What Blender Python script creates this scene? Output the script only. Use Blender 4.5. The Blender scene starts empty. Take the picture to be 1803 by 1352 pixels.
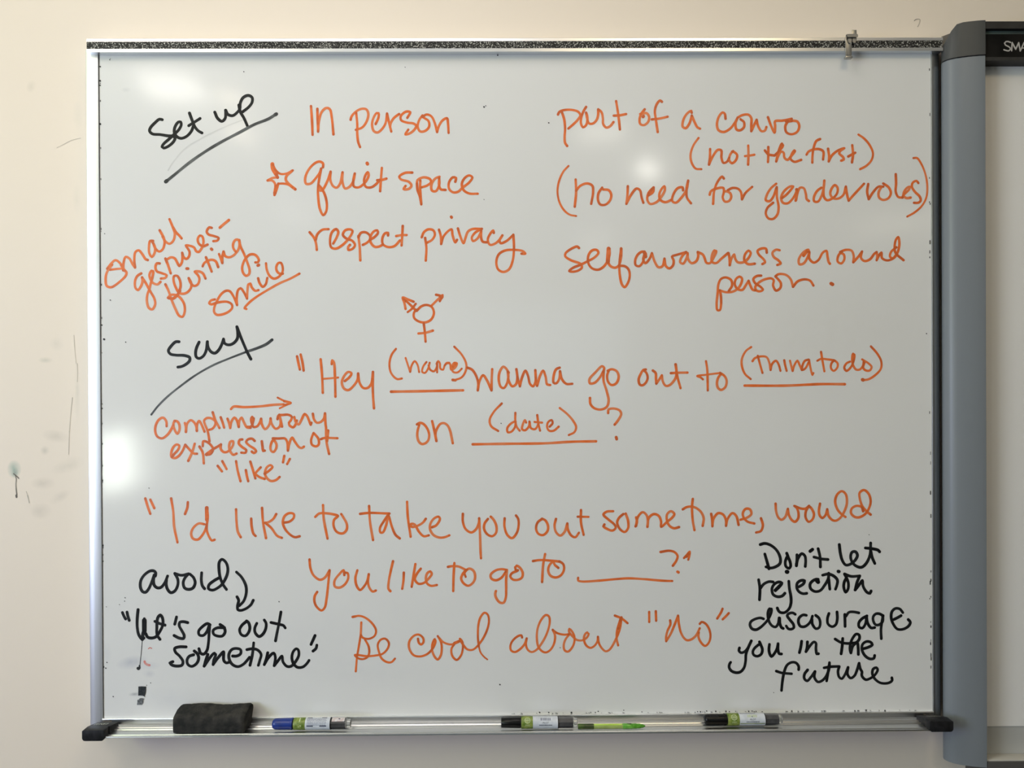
import bpy, bmesh, math, random
from mathutils import Vector, Matrix, Euler
from mathutils.geometry import delaunay_2d_cdt
random.seed(7)
SC = bpy.context.scene
COL = SC.collection
# ---------------------------------------------------------------- camera, world, lights, exposure
W_PX, H_PX, F_PX = 1803.0, 1352.0, 1380.0
CAM_LOC = Vector((-0.0228291, -1.41704944, 1.5041221))
CAM_ROT = Euler((1.56678245, 0.00498666, -0.00821098), 'XYZ')
cam_data = bpy.data.cameras.new('camera')
cam_data.sensor_width = 36.0
cam_data.lens = F_PX / W_PX * 36.0
cam_data.clip_start = 0.02
cam = bpy.data.objects.new('camera', cam_data)
cam.location = CAM_LOC; cam.rotation_euler = CAM_ROT
COL.objects.link(cam); SC.camera = cam

world = bpy.data.worlds.new('world'); SC.world = world; world.use_nodes = True
world.node_tree.nodes['Background'].inputs[0].default_value = (0.80, 0.90, 1.0, 1)
world.node_tree.nodes['Background'].inputs[1].default_value = 1.0

SC.view_settings.view_transform = 'Standard'
SC.view_settings.look = 'None'
SC.view_settings.gamma = 1.0
SC.view_settings.use_curve_mapping = False
SC.view_settings.exposure = 0.0

X_LEFT, X_RIGHT, Y_WALL, Y_REAR, Z_CEIL = -2.4, 4.6, 0.03, -8.2, 2.95

def area(name, loc, rot, sx, sy, power, color, spread=180):
    l = bpy.data.lights.new(name, 'AREA'); l.shape = 'RECTANGLE'; l.size = sx; l.size_y = sy
    l.energy = power; l.color = color; l.spread = math.radians(spread)
    o = bpy.data.objects.new(name, l); o.location = loc; o.rotation_euler = rot
    COL.objects.link(o); return o
# daylight entering at the left; low left and rear openings are added (area lights fill the openings)
WIN1 = (-2.6, -1.3, 1.0, 2.6)              # y0, y1, z0, z1
WIN2 = (-3.62, -3.20, 0.86, 1.20)  # added opening, placed to mirror a bright patch on the enamel
WIN3 = (-1.5, 1.5, 1.1, 2.5)               # x0, x1, z0, z1 in the rear wall, added for weak fill light
RY = -math.pi/2
zm = (WIN1[2]+WIN1[3])/2
area('window_daylight_lower', (X_LEFT-0.015, (WIN1[0]+WIN1[1])/2, (WIN1[2]+zm)/2), (0, RY, 0), zm-WIN1[2], WIN1[1]-WIN1[0], 43.5, (0.59, 0.67, 1.0))
area('window_daylight_upper', (X_LEFT-0.015, (WIN1[0]+WIN1[1])/2, (WIN1[3]+zm)/2), (0, RY, 0), WIN1[3]-zm, WIN1[1]-WIN1[0], 26, (0.84, 0.98, 0.58))
area('added_low_light', (X_LEFT-0.015, (WIN2[0]+WIN2[1])/2, (WIN2[2]+WIN2[3])/2), (0, RY, 0), WIN2[3]-WIN2[2], WIN2[1]-WIN2[0], 11.0, (0.93, 1.0, 0.90))
area('added_rear_fill', (0, Y_REAR+0.015, (WIN3[2]+WIN3[3])/2), (math.pi/2, 0, 0), 3.0, 1.4, 1.5, (0.55, 0.85, 1.0))
# unseen lamps added for fill and mirrored blobs (fittings built below): x, y, side, watts, colour
ADDED_LAMPS = [
    (-1.2, -1.2, 0.60, 8.2, (1.0, 0.84, 0.70)),
    (0.6, -1.4, 0.60, 8.8, (1.0, 0.80, 0.50)),
    (-0.3, -0.7, 0.60, 5.0, (1.0, 0.93, 0.90)),
    (-1.59, -2.30, 0.26, 3.2, (1.0, 0.95, 0.86)),
    (-1.50, -2.99, 0.12, 1.2, (1.0, 0.84, 0.62)),
    (-1.36, -2.42, 0.10, 0.8, (1.0, 0.84, 0.62)),
    (0.53, -3.01, 0.24, 1.8, (1.0, 0.95, 0.82)),
    (0.92, -3.76, 0.13, 4.6, (1.0, 0.97, 0.88)),
    (0.89, -6.44, 0.24, 2.6, (1.0, 0.95, 0.80)),
    (3.50, -5.63, 0.75, 6.0, (1.0, 0.93, 0.72)),
    (-1.75, -5.07, 0.22, 1.2, (1.0, 0.98, 0.92)),
]
for (lx, ly, s, p, c) in ADDED_LAMPS:
    area('added_lamp_light', (lx, ly, Z_CEIL-0.052), (0, 0, 0), s, s, p, c)

# ---------------------------------------------------------------- helpers
CM = CAM_ROT.to_matrix()
def P(px, py, y=0.0):
    """point where the sight line of a photograph pixel meets the plane y"""
    d = CM @ Vector(((px-W_PX/2)/F_PX, -(py-H_PX/2)/F_PX, -1.0))
    t = (y - CAM_LOC.y)/d.y
    return CAM_LOC + d*t
def X(px, y=0.0, py=676): return P(px, py, y).x
def Z(py, y=0.0, px=901): return P(px, py, y).z

def mat(name, color, rough=0.5, metal=0.0, spec=0.5, trans=0.0, alpha=1.0, coat=0.0, ior=1.45):
    m = bpy.data.materials.new(name); m.use_nodes = True
    b = m.node_tree.nodes['Principled BSDF']
    b.inputs['Base Color'].default_value = (*color, 1)
    b.inputs['Roughness'].default_value = rough
    b.inputs['Metallic'].default_value = metal
    b.inputs['Specular IOR Level'].default_value = spec
    b.inputs['Transmission Weight'].default_value = trans
    b.inputs['Coat Weight'].default_value = coat
    b.inputs['IOR'].default_value = ior
    return m
def nodes(m): return m.node_tree.nodes, m.node_tree.links, m.node_tree.nodes['Principled BSDF']
def noise_color(m, c1, c2, scale, detail=3, lo=0.4, hi=0.6, stretch=(1,1,1), coord='Object'):
    N, L, b = nodes(m)
    tc = N.new('ShaderNodeTexCoord'); mp = N.new('ShaderNodeMapping'); mp.inputs['Scale'].default_value = stretch
    nz = N.new('ShaderNodeTexNoise'); nz.inputs['Scale'].default_value = scale; nz.inputs['Detail'].default_value = detail
    cr = N.new('ShaderNodeValToRGB'); cr.color_ramp.elements[0].position = lo; cr.color_ramp.elements[1].position = hi
    cr.color_ramp.elements[0].color = (*c1, 1); cr.color_ramp.elements[1].color = (*c2, 1)
    L.new(tc.outputs[coord], mp.inputs[0]); L.new(mp.outputs[0], nz.inputs['Vector'])
    L.new(nz.outputs['Fac'], cr.inputs[0]); L.new(cr.outputs[0], b.inputs['Base Color'])
    return cr
def bump(m, scale, strength, dist=0.001, detail=3, stretch=(1,1,1)):
    N, L, b = nodes(m)
    tc = N.new('ShaderNodeTexCoord'); mp = N.new('ShaderNodeMapping'); mp.inputs['Scale'].default_value = stretch
    nz = N.new('ShaderNodeTexNoise'); nz.inputs['Scale'].default_value = scale; nz.inputs['Detail'].default_value = detail
    bp = N.new('ShaderNodeBump'); bp.inputs['Strength'].default_value = strength; bp.inputs['Distance'].default_value = dist
    L.new(tc.outputs['Object'], mp.inputs[0]); L.new(mp.outputs[0], nz.inputs['Vector'])
    L.new(nz.outputs['Fac'], bp.inputs['Height']); L.new(bp.outputs[0], b.inputs['Normal'])
def stains(m, base, items):
    """items: (px, py, rx_px, rz_px, tilt_deg, colour, strength): soft stains of fixed shape, wall/board coordinates"""
    N, L, b = nodes(m)
    tc = N.new('ShaderNodeTexCoord')
    col = None
    nz = N.new('ShaderNodeTexNoise'); nz.inputs['Scale'].default_value = 45; nz.inputs['Detail'].default_value = 4
    L.new(tc.outputs['Object'], nz.inputs['Vector'])
    prev = base
    for (px, py, rx, rz, tilt, c, s, y) in items:
        p = P(px, py, y)
        mp = N.new('ShaderNodeMapping'); mp.vector_type = 'TEXTURE'
        mp.inputs['Location'].default_value = (p.x, p.y, p.z)
        mp.inputs['Rotation'].default_value = (0, math.radians(tilt), 0)
        mp.inputs['Scale'].default_value = (rx/970, 1.0, rz/970)
        g = N.new('ShaderNodeTexGradient'); g.gradient_type = 'SPHERICAL'
        L.new(tc.outputs['Object'], mp.inputs[0]); L.new(mp.outputs[0], g.inputs[0])
        mu = N.new('ShaderNodeMath'); mu.operation = 'MULTIPLY'; L.new(g.outputs['Fac'], mu.inputs[0]); L.new(nz.outputs['Fac'], mu.inputs[1])
        m2 = N.new('ShaderNodeMath'); m2.operation = 'MULTIPLY'; m2.use_clamp = True; L.new(mu.outputs[0], m2.inputs[0]); m2.inputs[1].default_value = s*2
        mx = N.new('ShaderNodeMix'); mx.data_type = 'RGBA'
        L.new(m2.outputs[0], mx.inputs['Factor']); mx.inputs['B'].default_value = (*c, 1)
        if isinstance(prev, tuple): mx.inputs['A'].default_value = (*prev, 1)
        else: L.new(prev, mx.inputs['A'])
        prev = mx.outputs['Result']
    L.new(prev, b.inputs['Base Color'])

def empty(name, loc, label=None, cat=None, group=None):
    o = bpy.data.objects.new(name, None); o.location = loc; o.empty_display_size = 0.05
    COL.objects.link(o)
    if label: o['label'] = label
    if cat: o['category'] = cat
    if group: o['group'] = group
    return o
def link(name, me, m, parent=None, label=None, kind=None):
    o = bpy.data.objects.new(name, me)
    if m is not None:
        for q in (m if isinstance(m, list) else [m]): me.materials.append(q)
    COL.objects.link(o)
    if parent is not None:
        o.parent = parent
        pm = parent.matrix_basis.copy(); pp = parent.parent
        while pp is not None: pm = pp.matrix_basis @ pm; pp = pp.parent
        o.matrix_parent_inverse = Matrix.Identity(4)
        o.matrix_basis = pm.inverted()       # vertices are given in world coordinates
    if label: o['label'] = label
    if kind: o['kind'] = kind
    return o
def mesh(name, verts, faces, m, parent=None, smooth=False, bevel=0, seg=2, **k):
    me = bpy.data.meshes.new(name); me.from_pydata([tuple(v) for v in verts], [], faces); me.validate(); me.update()
    bm = bmesh.new(); bm.from_mesh(me); bmesh.ops.recalc_face_normals(bm, faces=bm.faces)
    if bevel:
        ed = [e for e in bm.edges if len(e.link_faces) == 2 and e.calc_face_angle(0) > 0.6]
        bmesh.ops.bevel(bm, geom=ed, offset=bevel, segments=seg, affect='EDGES', profile=0.5, clamp_overlap=True)
    if smooth:
        for f in bm.faces: f.smooth = True
        for e in bm.edges:
            if len(e.link_faces) == 2 and e.calc_face_angle(0) > 0.7: e.smooth = False
    bm.to_mesh(me); bm.free()
    return link(name, me, m, parent, **k)
def box(name, a, b, m, parent=None, bevel=0, **k):
    x0,y0,z0 = (min(a[i],b[i]) for i in range(3)); x1,y1,z1 = (max(a[i],b[i]) for i in range(3))
    v = [(x,y,z) for x in (x0,x1) for y in (y0,y1) for z in (z0,z1)]
    f = [(0,1,3,2),(4,6,7,5),(0,4,5,1),(2,3,7,6),(0,2,6,4),(1,5,7,3)]
    return mesh(name, v, f, m, parent, bevel=bevel, smooth=bool(bevel), **k)
def prism(name, prof, axis, a0, a1, m, parent=None, bevel=0, smooth=False, **k):
    """closed profile extruded along axis 'x' (profile = (y,z)) or 'z' (profile = (x,y)); a0/a1 may be callables of the profile point"""
    n = len(prof); v = []
    for a in (a0, a1):
        for q in prof:
            t = a(q) if callable(a) else a
            v.append((t, q[0], q[1]) if axis == 'x' else (q[0], q[1], t))
    f = [tuple(range(n)), tuple(range(2*n-1, n-1, -1))] + [(i, (i+1)%n, n+(i+1)%n, n+i) for i in range(n)]
    return mesh(name, v, f, m, parent, bevel=bevel, smooth=smooth, **k)
def lathe(name, prof, base, axis, m, parent=None, seg=32, cap=True, squash=1.0, **k):
    """prof: (distance along axis, radius)"""
    ax = axis.normalized(); u = ax.cross(Vector((0,0,1))).normalized(); w = u.cross(ax).normalized()
    v = []; f = []
    for (s, r) in prof:
        for i in range(seg):
            t = 2*math.pi*(i+0.5)/seg
            v.append(base + ax*s + u*(r*math.cos(t)) + w*(r*math.sin(t)*squash))
    for j in range(len(prof)-1):
        for i in range(seg):
            f.append((j*seg+i, j*seg+(i+1)%seg, (j+1)*seg+(i+1)%seg, (j+1)*seg+i))
    if cap:
        f.append(tuple(range(seg))); f.append(tuple((len(prof)-1)*seg+i for i in range(seg)))
    return mesh(name, v, f, m, parent, smooth=True, **k)
def catmull(pts, step):
    if len(pts) == 1: return pts
    if len(pts) == 2:
        q = [pts[0], pts[1]]
        n = max(1, int((q[1]-q[0]).length/step)); return [q[0].lerp(q[1], i/n) for i in range(n+1)]
    e = [pts[0]*2-pts[1]] + pts + [pts[-1]*2-pts[-2]]
    out = []
    for i in range(1, len(e)-2):
        p0,p1,p2,p3 = e[i-1:i+3]
        t01 = max((p1-p0).length,1e-6)**.5; t12 = max((p2-p1).length,1e-6)**.5; t23 = max((p3-p2).length,1e-6)**.5
        m1 = (p2-p1) + t12*((p1-p0)/t01 - (p2-p0)/(t01+t12))
        m2 = (p2-p1) + t12*((p3-p2)/t23 - (p3-p1)/(t12+t23))
        n = max(1, int((p2-p1).length/step))
        for j in range(n):
            t = j/n; a = 2*(p1-p2)+m1+m2; b = -3*(p1-p2)-2*m1-m2
            out.append(a*t**3 + b*t*t + m1*t + p1)
    out.append(pts[-1]); return out
def ribbons(name, strokes, m, parent, place, nseg=10, lay=0, **k):
    """strokes: (width, [Vector2 ...]) in the drawing's own units; all strokes are united into one flat sheet of ink
    without overlaps; place(x, y, lay) -> world point"""
    PV = []; PF = []; PD = []
    def tri(*q, d):
        s = len(PV); PV.extend(q); PF.append(list(range(s, s+len(q)))); PD.append(d)
    for si, (w, pts) in enumerate(strokes):
        cc = catmull(pts, 1.9)
        c = [p for i, p in enumerate(cc) if i == 0 or (p-cc[i-1]).length > 1e-4]
        n = len(c); ph = random.random()*9; base = random.uniform(0.30, 0.62)
        def dens(i):
            d = base + 0.16*math.sin(ph+i*0.13) + 0.09*math.sin(ph*3+i*0.45)
            e = min(i, n-1-i)*1.9
            return d + (0.30*(1-e/4) if e < 4 else 0)
        LR = []
        for i, p in enumerate(c):
            t = (c[min(i+1, n-1)] - c[max(i-1, 0)]) if n > 1 else Vector((1, 0))
            if t.length < 1e-6: t = Vector((1, 0))
            t.normalize(); r = w/2*(1+0.05*math.sin(ph+i*0.23))
            nn = Vector((-t.y, t.x))*r
            LR.append((p+nn, p-nn, r))
            sharp = 0 < i < n-1 and (c[i+1]-p).angle(p-c[i-1], 0) > 0.6
            if i in (0, n-1) or sharp:
                rr = r*1.02; off = 0.13*(i+si)
                tri(*[p+Vector((rr*math.cos(off+2*math.pi*a/nseg), rr*math.sin(off+2*math.pi*a/nseg))) for a in range(nseg)], d=dens(i))
        for i in range(n-1):
            (a0, b0, _), (a1, b1, _) = LR[i], LR[i+1]
            tri(a0, b0, b1, d=dens(i)); tri(a0, b1, a1, d=dens(i))
    def area2(f): return sum(PV[f[j]].x*PV[f[(j+1) % len(f)]].y - PV[f[(j+1) % len(f)]].x*PV[f[j]].y for j in range(len(f)))
    keep = [i for i, f in enumerate(PF) if abs(area2(f)) > 4e-3]
    PF = [PF[i] for i in keep]; PD = [PD[i] for i in keep]
    for i, f in enumerate(PF):          # all polygons counter-clockwise
        ar = sum(PV[f[j]].x*PV[f[(j+1) % len(f)]].y - PV[f[(j+1) % len(f)]].x*PV[f[j]].y for j in range(len(f)))
        if ar < 0: PF[i] = f[::-1]
    ov, oe, of, _, _, origf = delaunay_2d_cdt(PV, [], PF, 0, 1e-4)
    V = [tuple(place(v.x, v.y, lay)) for v in ov]; F = []; D = []
    for f, o in zip(of, origf):
        cx_ = sum(ov[i].x for i in f)/len(f); cy_ = sum(ov[i].y for i in f)/len(f)
        def inside(q):
            g = PF[q]
            return all((PV[g[(j+1) % len(g)]].x-PV[g[j]].x)*(cy_-PV[g[j]].y) - (PV[g[(j+1) % len(g)]].y-PV[g[j]].y)*(cx_-PV[g[j]].x) > -1e-6 for j in range(len(g)))
        o = [q for q in o if inside(q)]
        if not o: continue
        F.append(tuple(f)); D.append(sum(PD[q] for q in o)/len(o) + (0.16 if max(o)-min(o) > 24 else 0.0))
    used = sorted({i for f in F for i in f}); mp = {o: i for i, o in enumerate(used)}
    V = [V[i] for i in used]; F = [tuple(mp[i] for i in f) for f in F]
    me = bpy.data.meshes.new(name); me.from_pydata(V, [], F); me.update()
    at = me.attributes.new('ink', 'FLOAT', 'FACE'); at.data.foreach_set('value', D)
    return link(name, me, m, parent, **k)
def parse(data):
    out = []; x0=y0=0; sc=1; cur=None
    for ln in data.strip().splitlines():
        ln = ln.strip()
        if not ln: continue
        if ln[0] == 'C':
            _, a, b, c = ln.split(); x0, y0, sc = float(a), float(b), float(c)
        elif ln[0] == 'W':
            col, lab = ln[2:].split('|', 1); cur = (col, lab, []); out.append(cur)
        else:
            w = 4.4 if cur[0] == 'o' else 5.2
            if ln[0] == '#': a, ln = ln[1:].split(' ', 1); w = float(a)
            cur[2].append((w, [Vector((x0+float(q.split(',')[0])/sc, y0+float(q.split(',')[1])/sc)) for q in ln.split()]))
    return out
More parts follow.
